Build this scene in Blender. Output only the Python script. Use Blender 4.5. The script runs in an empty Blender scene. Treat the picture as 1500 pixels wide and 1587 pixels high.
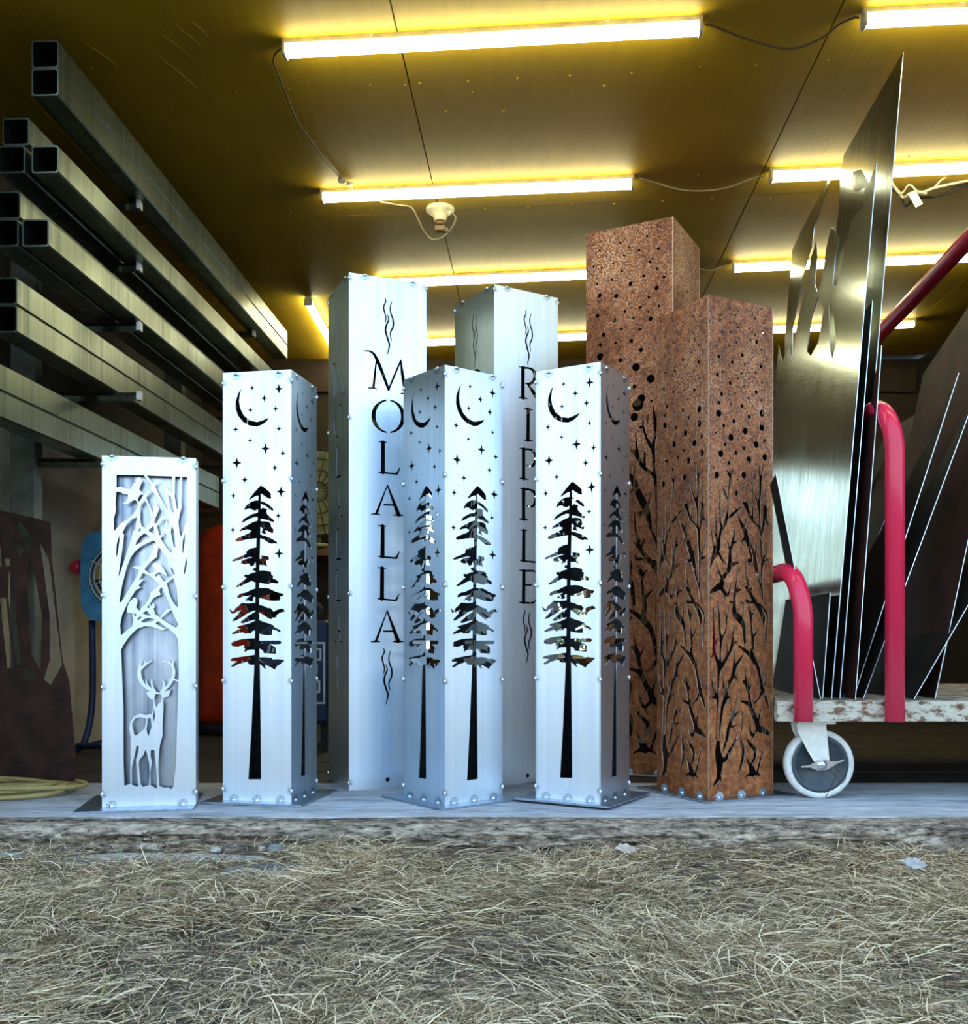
import bpy, bmesh, math, random
import numpy as np
from mathutils import Vector, Matrix, noise
from mathutils.geometry import tessellate_polygon

random.seed(7); rng = np.random.default_rng(7)
SC = bpy.context.scene
COL = SC.collection

# ---------------------------------------------------------------- camera
cam_d = bpy.data.cameras.new('camera'); cam = bpy.data.objects.new('camera', cam_d); COL.objects.link(cam)
cam.location = (0, 0, 0.463); cam.rotation_euler = (math.pi/2, 0, 0)
cam_d.sensor_fit = 'VERTICAL'; cam_d.sensor_height = 36.0
cam_d.lens = 1560/1587*36.0; cam_d.shift_y = (990-793.5)/1587
cam_d.clip_start = 0.05
SC.camera = cam

# ---------------------------------------------------------------- sky, exposure
SC.view_settings.view_transform = 'Standard'; SC.view_settings.look = 'None'
SC.view_settings.gamma = 1.0; SC.view_settings.use_curve_mapping = False
SC.view_settings.exposure = 0.0
SC.cycles.use_denoising = True
SC.cycles.max_bounces = 8; SC.cycles.diffuse_bounces = 4; SC.cycles.glossy_bounces = 5
SC.cycles.sample_clamp_indirect = 6.0
SC.cycles.caustics_reflective = False; SC.cycles.caustics_refractive = False
W = bpy.data.worlds.new('sky'); SC.world = W; W.use_nodes = True
wn = W.node_tree.nodes; wl = W.node_tree.links
wt = wn.new('ShaderNodeTexCoord'); ws = wn.new('ShaderNodeSeparateXYZ'); wr = wn.new('ShaderNodeValToRGB')
wl.new(wt.outputs['Generated'], ws.inputs[0]); wl.new(ws.outputs['Z'], wr.inputs[0])
cr = wr.color_ramp
cr.elements[0].position = 0.0; cr.elements[0].color = (0.84, 0.94, 1.0, 1)
cr.elements[1].position = 1.0; cr.elements[1].color = (0.30, 0.52, 0.95, 1)
e = cr.elements.new(0.35); e.color = (0.50, 0.75, 1.0, 1)
wl.new(wr.outputs[0], wn['Background'].inputs['Color']); wn['Background'].inputs['Strength'].default_value = 2.6

# ---------------------------------------------------------------- pattern data (millimetres on each panel, measured from its upper left corner)
TREE = [["p",[114.1,321.8,126.8,330.3,138.4,339.8,145.2,348.2,144.2,353.7,146.2,358.3,143.3,361.4,135.5,359.3,124.8,352.3,117.0,346.6,114.1,346.1,107.3,350.9,101.4,351.7,91.7,356.0,80.0,362.7,79.0,359.4,95.6,340.5]],["p",[107.3,364.7,96.6,364.4,83.9,368.7,72.1,376.7,67.2,383.0,64.3,390.3,68.2,390.4,76.1,386.9,83.9,387.4,91.7,392.8,100.5,393.0,107.3,387.6]],["p",[112.2,365.7,126.8,370.7,138.4,377.4,149.1,385.9,152.4,391.4,151.0,395.1,144.2,393.1,134.5,385.5,126.8,379.8,117.0,375.9,112.2,374.9]],["p",[107.3,398.6,87.8,402.8,72.1,410.7,61.4,416.9,60.4,421.5,55.5,424.2,57.4,427.0,68.2,422.6,81.9,415.5,95.6,411.2,107.3,411.5]],["p",[109.2,393.2,115.1,389.6,119.0,385.1,133.6,390.1,131.6,397.4,133.6,404.7,144.2,414.1,153.9,421.6,153.5,426.8,146.2,426.1,134.5,421.2,122.9,418.2,115.1,416.8,107.3,415.2]],["p",[106.9,420.6,87.8,426.7,72.1,434.6,56.5,442.6,50.6,448.9,52.5,451.7,62.3,448.2,74.1,445.7,85.8,449.6,80.0,455.9,64.3,462.1,46.7,468.2,37.8,473.6,38.8,478.2,44.7,480.5,68.2,475.0,87.8,472.6,105.3,471.1]],["p",[110.2,423.5,126.8,423.8,138.4,425.9,144.2,431.5,145.2,439.8,152.0,447.2,151.6,457.3,144.2,457.1,134.5,451.5,126.8,450.4,129.7,457.8,132.2,462.4,124.8,459.5,117.0,456.6,117.0,452.0,120.9,446.6,115.1,440.1,108.3,437.2]],["p",[109.2,460.1,124.8,464.1,142.3,470.8,155.9,478.4,163.2,484.0,162.1,488.6,153.9,486.6,146.2,488.3,134.5,483.5,122.9,475.1,108.3,470.2]],["p",[105.3,495.9,85.8,499.2,74.1,504.5,70.2,510.0,71.2,514.6,56.5,520.8,34.9,528.8,28.0,533.3,29.9,536.1,40.8,534.4,64.3,527.4,81.9,524.0,90.7,524.6,76.1,527.6,60.4,531.9,53.5,538.3,55.5,542.0,66.3,544.5,80.0,542.3,81.9,548.8,85.8,550.3,94.6,547.1,96.6,539.8,104.4,539.9]],["p",[107.7,530.8,117.0,528.1,115.1,519.9,124.8,520.9,138.4,523.5,138.8,533.0,129.7,534.7,130.6,543.9,135.5,552.2,124.8,547.5,108.3,546.4]],["p",[103.4,553.7,91.7,555.3,89.3,559.0,92.7,562.7,103.4,565.6]],["p",[102.4,566.0,85.8,569.5,76.1,574.0,66.3,573.0,63.3,577.5,68.2,582.2,72.1,583.2,56.5,594.0,39.8,605.8,41.2,609.5,56.5,605.1,74.1,597.0,87.8,591.6,93.6,595.3,102.4,595.4]],["p",[106.3,563.3,120.0,561.7,132.6,563.6,146.2,567.5,145.8,574.8,152.0,578.5,150.0,585.8,157.8,587.7,166.5,593.3,167.5,597.9,161.7,600.6,150.0,597.7,142.3,598.6,139.4,601.8,124.8,600.2,106.3,596.4]],["p",[102.4,611.0,83.9,617.3,68.2,624.5,54.5,626.2,44.7,632.6,43.1,638.1,48.6,640.0,62.3,634.6,76.1,633.8,86.8,631.1,76.1,637.4,67.8,644.7,68.2,647.5,78.0,646.6,83.9,650.4,91.7,647.7,92.7,644.0,90.7,638.5,102.4,634.9]],["p",[105.7,612.0,122.9,611.2,138.4,613.2,153.9,620.6,167.5,625.3,181.0,628.2,182.0,630.9,178.1,636.3,171.3,636.3,173.3,640.9,169.4,648.2,150.0,648.4,134.5,647.0,122.9,642.4,105.7,640.0]],["p",[101.4,653.2,76.1,654.9,55.5,653.9,48.6,661.2,36.8,669.4,33.9,676.8,28.0,676.8,20.1,668.4,21.1,675.8,26.0,684.1,32.9,684.1,44.7,677.7,57.4,673.2,45.7,681.4,47.6,685.1,29.0,701.7,29.0,705.9,40.8,702.6,58.4,693.5,78.0,681.6,100.5,673.8]],["p",[100.5,677.1,76.1,689.8,70.2,695.3,54.5,706.3,52.5,710.0,62.3,711.0,76.1,706.4,99.5,700.6]],["p",[105.7,657.8,122.9,662.5,134.5,668.1,143.3,668.1,150.0,675.5,152.0,679.2,163.6,672.8,177.1,670.1,182.0,672.0,186.8,678.4,171.3,682.0,161.7,688.3,160.7,694.7,150.0,695.6,144.2,701.1,130.6,693.7,119.0,686.3,105.7,678.9]],["p",[100.5,702.8,78.0,711.9,58.4,716.5,46.7,719.2,42.7,723.8,46.7,725.7,55.5,724.8,42.7,731.2,29.0,737.6,26.6,741.3,30.9,742.8,44.7,739.5,60.4,736.7,63.3,740.4,85.8,739.5,87.8,734.0,100.5,730.3]],["p",[105.7,700.6,122.9,707.4,140.4,712.1,153.0,717.6,155.9,723.1,171.3,729.5,173.7,734.1,171.3,737.4,161.7,732.2,149.1,728.6,147.1,745.0,132.6,745.0,119.0,743.2,105.7,739.5]],["p",[100.5,753.3,78.0,754.2,64.3,755.1,44.7,758.8,28.0,764.4,25.0,770.8,29.0,776.4,46.7,777.2,64.3,772.6,63.3,779.1,67.2,784.6,64.3,788.3,67.2,792.8,76.1,786.4,87.8,785.4,100.5,786.3]],["p",[105.7,760.6,138.4,760.0,171.3,760.0,176.2,765.1,172.3,770.3,140.4,770.7,153.9,776.1,159.7,781.6,158.8,797.2,140.4,796.3,122.9,795.4,120.0,787.2,105.7,780.8]],["p",[100.5,799.7,76.1,802.9,54.5,805.8,29.0,809.6,23.4,813.3,24.0,817.9,34.9,818.4,43.7,818.7,26.0,829.9,25.0,833.9,31.9,834.4,48.6,826.1,74.1,819.5,76.1,825.9,83.9,828.6,100.5,828.5]],["p",[105.7,807.4,126.8,806.4,146.2,808.2,150.0,812.7,165.5,811.8,184.9,814.4,182.0,818.1,171.3,827.3,161.7,832.8,155.9,842.0,144.2,835.6,130.6,829.3,126.8,831.2,130.6,840.3,124.8,838.5,115.1,829.4,105.7,823.0]],["p",[107.3,345.4,105.7,385.8,104.4,422.4,101.4,468.3,99.9,514.1,98.7,565.5,97.9,603.6,97.2,677.1,96.6,750.5,95.2,824.0,94.6,832.8,86.2,1007.7,76.9,1152.3,115.0,1151.3,114.0,1007.3,111.7,832.7,110.8,823.9,110.0,750.5,109.6,677.1,109.8,603.7,110.2,565.7,111.6,514.3,112.6,468.5,113.9,422.6,114.3,386.0,114.1,345.6]],["p",[57.2,44.4,46.4,60.0,39.1,80.4,38.1,101.1,45.0,122.1,58.7,140.2,79.2,152.5,102.7,156.6,119.7,151.3,132.8,141.7,139.6,131.9,122.1,138.5,102.7,143.3,80.7,137.8,62.6,122.8,52.3,101.7,48.9,83.2,51.3,62.6]],["p",[88.0,38.0,90.0,44.6,95.8,46.6,90.0,48.2,88.0,54.5,86.1,48.0,80.3,45.9,86.1,44.4]],["p",[168.2,37.6,171.7,49.5,182.2,53.3,171.7,56.1,168.2,67.7,164.6,55.8,154.1,52.0,164.6,49.2]],["p",[124.6,66.3,127.1,75.0,134.8,77.7,127.1,79.8,124.6,88.3,122.0,79.6,114.3,76.8,122.0,74.7]],["p",[83.2,99.3,85.3,106.6,91.7,108.9,85.3,110.6,83.2,117.7,81.0,110.5,74.6,108.2,81.0,106.4]],["p",[158.5,97.9,160.9,106.2,168.3,108.8,160.9,110.9,158.5,119.0,156.0,110.7,148.7,108.0,156.0,106.0]],["p",[39.1,151.8,41.4,159.8,48.6,162.3,41.4,164.3,39.1,172.1,36.7,164.1,29.6,161.6,36.7,159.6]],["p",[168.2,156.3,170.2,163.2,176.2,165.3,170.2,167.0,168.2,173.7,166.1,166.9,160.1,164.7,166.1,163.0]],["p",[81.7,186.5,83.6,193.1,89.4,195.1,83.6,196.7,81.7,203.1,79.8,196.6,73.9,194.5,79.8,192.9]],["p",[128.4,202.9,132.3,215.9,143.8,219.9,132.3,223.1,128.4,235.9,124.6,222.9,113.0,218.8,124.6,215.6]],["p",[180.2,223.4,182.7,231.7,190.0,234.3,182.7,236.3,180.2,244.4,177.8,236.2,170.5,233.6,177.8,231.5]],["p",[42.0,239.9,46.0,253.3,58.0,257.4,46.0,260.8,42.0,274.0,38.0,260.5,26.0,256.4,38.0,253.0]],["p",[156.1,263.7,158.5,272.0,165.9,274.6,158.5,276.6,156.1,284.8,153.6,276.5,146.3,274.0,153.6,271.9]],["p",[66.0,294.9,68.5,303.2,75.9,305.8,68.5,307.9,66.0,316.1,63.6,307.8,56.1,305.2,63.6,303.1]],["p",[174.4,325.5,178.3,338.4,189.7,342.3,178.3,345.6,174.4,358.4,170.6,345.4,159.1,341.5,170.6,338.2]],["p",[31.7,339.1,34.2,347.4,41.6,349.9,34.2,352.1,31.7,360.3,29.2,351.9,21.7,349.4,29.2,347.3]],["p",[166.2,399.3,168.6,407.2,175.6,409.5,168.6,411.6,166.2,419.4,163.9,411.5,156.9,409.1,163.9,407.1]],["p",[30.2,435.8,32.7,444.1,40.2,446.6,32.7,448.8,30.2,457.0,27.7,448.7,20.3,446.2,27.7,444.0]],["p",[168.6,498.9,172.5,511.8,183.9,515.6,172.5,519.0,168.6,531.8,164.8,518.9,153.3,515.1,164.8,511.6]]]
DEER = [["p",[37.4,51.0,108.8,50.3,128.9,76.7,128.0,85.0,114.9,99.0,109.6,102.8,102.6,95.7,97.4,91.2,97.4,86.7,104.7,66.4,100.9,59.2,94.8,55.4,92.2,56.7,96.5,61.2,86.1,57.8,89.5,64.1,85.2,65.1,89.5,69.6,83.4,71.5,78.2,81.7,73.0,90.0,64.3,89.3,48.6,83.4,37.4,86.4]],["p",[37.4,96.4,48.6,98.8,59.1,104.0,67.8,103.8,66.9,112.9,67.8,116.5,59.1,126.8,52.1,129.6,64.3,130.3,78.2,121.8,85.2,118.0,90.4,122.4,94.8,130.5,92.2,139.7,81.7,156.3,67.8,171.1,46.9,185.2,31.3,205.5,30.4,170.1,36.5,146.4,34.8,126.4]],["p",[93.9,114.1,99.2,104.0,108.8,102.8,99.2,122.2,92.2,121.4]],["p",[116.6,51.1,183.5,51.8,184.3,86.3,182.6,97.3,172.9,88.4,163.2,74.0,157.9,72.3,162.3,86.8,167.6,101.4,173.8,139.7,171.1,145.2,164.9,134.4,151.7,109.1,137.7,78.3,142.1,70.0,150.0,57.9,134.2,72.9]],["p",[191.4,51.6,205.6,51.8,203.8,93.1,199.4,141.9,195.8,141.0,189.6,100.8]],["p",[210.3,52.2,223.8,52.6,223.3,173.5,218.0,182.8,208.2,218.8,203.8,208.8,200.3,175.8,203.8,153.7,209.1,133.4,207.3,115.1]],["p",[172.9,100.3,179.9,108.4,187.0,130.2,187.9,152.2,183.5,148.6,175.5,130.5]],["p",[128.0,90.5,139.4,102.1,153.5,121.8,166.7,145.3,174.6,163.5,176.4,181.8,172.0,197.4,167.6,194.8,171.5,176.4,164.9,164.6,158.8,162.0,141.2,182.5,134.2,179.8,150.0,141.1,143.0,131.2,138.6,116.7,134.2,149.7,131.5,153.4,123.7,131.7,114.9,111.8]],["p",[110.5,117.4,120.1,131.7,129.8,168.1,123.7,182.8,111.4,195.8,102.6,188.7,100.0,177.8,99.2,137.7,106.1,124.8]],["p",[143.0,186.1,156.1,171.2,166.7,169.1,167.6,181.9,153.5,214.2,149.1,213.4]],["p",[120.1,201.1,134.2,188.1,140.3,216.3]],["p",[91.3,165.2,86.1,202.7,80.8,202.8,76.5,223.8,68.6,251.4,47.8,317.2,41.7,331.8,45.2,306.3,53.0,251.6,57.3,213.2,53.0,208.7,64.3,185.8,78.2,170.9]],["p",[44.3,215.2,45.5,229.8,41.7,260.7,38.2,275.3,36.5,273.5,37.4,242.6]],["p",[111.4,208.6,126.3,219.3,106.1,232.4,86.9,242.7,89.5,232.7,99.2,217.9]],["p",[134.2,228.3,143.0,235.4,134.2,253.9,116.6,286.1,100.9,301.4,89.5,299.7,79.1,302.2,97.4,310.6,90.4,327.8,48.6,400.9,45.2,395.1,52.1,353.3,64.3,302.2,74.7,274.8,86.9,258.2,106.1,241.5]],["p",[162.3,202.2,176.4,223.9,185.2,264.1,174.6,255.1,153.5,224.3]],["p",[182.6,186.2,189.6,201.7,192.3,249.3,187.0,242.1,179.9,203.7]],["p",[218.9,203.9,217.1,230.6,212.6,262.8,210.3,260.1,211.8,227.0]],["p",[98.3,194.2,102.3,198.7,97.4,205.2,93.9,204.3]],["p",[221.5,272.1,223.3,293.2,217.1,319.9,213.9,319.1,218.9,285.9]],["p",[146.5,244.8,151.7,250.2,172.0,277.4,174.6,304.8,184.3,324.9,162.3,341.6,148.2,321.6,141.2,329.0,138.6,321.7,148.2,314.3,164.1,323.3,171.1,325.9,162.3,306.8,151.7,293.2,139.4,288.8,130.7,294.4,141.2,312.5,134.2,316.3,123.7,319.1,110.5,308.3,123.7,289.0,143.0,274.1,145.1,261.3]],["p",[178.2,299.3,185.2,304.7,191.4,319.3,188.8,324.8,181.7,315.7]],["p",[106.1,317.5,127.2,327.3,150.0,349.0,143.0,358.2,127.2,371.2,121.9,389.5,111.4,406.0,106.1,409.6,97.4,422.4,88.7,411.6,93.0,396.9,89.5,387.9,83.4,385.2,71.2,397.1,66.0,411.7,64.3,426.2,78.2,428.0,81.7,448.0,78.2,464.4,64.3,475.4,49.5,489.0,46.9,460.9,52.1,433.6,64.3,406.2,78.2,380.7,88.7,364.2,101.8,358.6,94.8,353.2,109.6,333.0,95.7,338.6]],["p",[169.3,345.2,187.0,330.4,195.8,359.6,199.4,411.9,188.8,401.8,176.4,376.3]],["p",[155.3,354.5,169.3,385.5,181.7,415.6,169.3,416.6,151.7,439.6,139.4,431.4,134.2,415.0,137.7,411.3,134.2,396.7,128.9,409.5,124.5,402.2,134.2,385.7,153.5,377.4,149.1,365.5]],["p",[181.7,418.4,190.5,438.5,200.3,458.7,194.1,467.9,153.5,442.3,165.8,431.3]],["p",[121.9,404.1,125.4,413.2,116.6,413.2]],["p",[116.6,421.4,128.9,434.2,120.1,435.1,105.3,427.9]],["p",[81.7,428.0,90.4,431.6,86.1,438.9]],["p",[99.2,436.1,103.5,438.8,93.9,448.0,92.2,444.3]],["p",[100.9,452.5,109.6,444.3,123.7,440.6,139.4,445.1,130.7,450.6,116.6,453.4]],["p",[146.5,449.7,169.3,466.1,162.3,469.7,139.4,456.1]],["p",[49.5,528.1,55.6,515.4,71.2,491.7,92.2,469.9,113.1,463.4,130.7,465.2,158.8,474.3,171.1,467.9,192.3,486.2,199.4,500.9,201.1,524.7,201.4,550.8,201.4,603.1,200.0,632.2,197.2,719.5,194.4,835.8,187.3,905.4,180.3,911.6,173.4,906.5,166.4,907.8,149.6,903.0,141.3,908.6,124.6,898.0,106.5,903.4,99.6,896.0,92.7,903.0,77.5,896.9,73.3,893.9,58.1,899.3,55.9,832.9,55.4,688.7,51.3,573.3]]]
DEER_SUB = [["p",[131.5,701.2,130.1,704.1,113.5,706.7,99.6,702.2,83.0,710.7,73.3,726.4,70.6,743.7,74.7,766.9,74.7,804.4,73.3,856.3,74.7,905.4,77.5,905.5,76.9,853.5,84.4,819.0,89.9,790.2,95.4,790.3,95.4,804.8,88.5,827.8,89.9,848.0,95.4,906.0,101.0,906.1,95.4,839.5,98.2,828.0,107.9,816.6,113.5,800.8,117.6,813.9,123.2,840.1,124.6,863.3,121.8,909.5,126.8,909.7,126.0,863.3,130.1,837.3,126.8,819.9,127.3,802.5,137.1,802.7,138.5,820.1,142.7,863.7,144.0,915.9,151.0,916.1,146.8,863.8,147.4,834.8,151.0,791.3,158.0,765.4,158.0,733.4,160.2,704.4,160.8,678.3,158.5,666.7,160.8,660.9,174.8,655.2,180.3,637.9,169.2,640.7,160.8,644.9,156.6,646.4,141.3,644.8,137.1,646.2,130.1,641.8,116.2,643.1,117.6,651.8,127.3,663.5,132.9,665.0,134.6,678.0,132.9,689.6]],["c",[137.1,643.3,4.62,116.2,631.5,4.04,102.4,614.1,4.62,96.8,593.8,5.2,98.2,577.9,3.18,101.0,556.2,1.44]],["c",[101.0,580.8,3.18,113.5,567.8,2.89,127.3,559.2,1.44]],["c",[112.1,570.7,2.02,112.1,559.1,1.44]],["c",[126.0,633.0,2.6,117.6,624.3,2.02,113.5,609.8,1.16]],["c",[135.7,638.9,2.89,130.1,625.8,2.31,129.3,609.9,1.44]],["c",[156.6,643.5,4.62,172.0,629.1,3.75,183.1,611.7,4.33,187.9,591.4,4.04,185.9,576.9,3.18,177.5,563.7,2.31,158.0,559.3,1.44]],["c",[185.9,578.3,2.6,185.9,556.5,1.44]],["c",[174.8,565.2,1.73,174.2,557.9,1.16]],["c",[185.9,608.8,2.31,201.4,614.8,2.31]],["c",[159.4,637.7,2.6,161.6,623.2,2.31,158.5,610.1,1.16]],["c",[170.6,629.1,2.6,176.2,617.5,1.73,174.2,607.3,1.16]]]
DEER_ADD = [["p",[85.8,715.0,99.6,712.3,116.2,716.9,110.7,744.3,91.3,761.4,84.4,761.3,77.5,730.8]],["p",[119.0,715.5,127.3,715.6,130.1,738.8,120.4,766.2,116.2,747.3]],["p",[134.9,689.6,139.0,695.5,138.5,712.9,134.3,728.7,132.6,715.7]],["p",[140.1,649.7,154.6,649.8,156.9,660.9,153.5,672.4,147.4,675.9,142.7,686.8,137.4,678.1,136.3,663.6]]]
deer_size = [0.24674549060439604,0.9610757575757577]
DOTS = [38.2,335.4,10.2,200.2,319.0,10.2,200.2,360.8,10.2,137.1,377.1,10.2,83.1,400.9,10.2,177.5,413.2,10.2,46.0,450.8,10.2,150.5,460.5,10.2,211.6,447.6,10.2,38.2,171.9,6.1,125.9,157.0,6.1,87.0,181.7,6.1,197.0,181.3,6.1,33.0,224.7,6.1,80.0,243.4,6.1,48.6,279.0,6.1,178.4,258.8,6.1,38.2,304.9,6.1,124.6,305.4,6.1,179.8,111.2,6.1,151.4,334.3,6.1,94.1,352.7,6.1,56.4,369.3,6.1,210.7,399.2,6.1,61.6,422.3,6.1,131.7,427.5,6.1,101.6,443.1,6.1,76.0,475.6,6.1,78.7,26.7,3.7,43.4,50.3,3.7,100.2,44.1,3.7,173.9,43.4,3.7,206.1,52.7,3.7,79.5,69.3,3.7,42.5,66.1,3.7,111.3,78.5,3.7,151.8,75.9,3.7,49.4,100.4,3.7,80.4,96.1,3.7,202.5,82.1,3.7,173.9,91.2,3.7,113.9,109.7,3.7,103.8,123.1,3.7,157.2,108.4,3.7,34.3,141.5,3.7,77.4,135.8,3.7,197.9,133.2,3.7,162.6,144.7,3.7,134.8,183.4,3.7,52.0,215.0,3.7,123.3,210.6,3.7,109.5,226.0,3.7,150.5,223.9,3.7,174.8,201.7,3.7,132.2,247.4,3.7,201.1,228.5,3.7,98.0,270.1,3.7,148.3,280.4,3.7,197.0,281.1,3.7,83.5,304.2,3.7,27.4,392.4,3.7,18.7,493.7,3.7,178.4,472.1,3.7,216.2,157.0,3.7,31.1,513.2,9.9,131.8,506.2,9.9,103.7,561.0,8.0,18.5,494.2,3.2,107.3,521.4,3.8,149.8,534.9,3.8,177.7,471.2,3.8]
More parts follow.
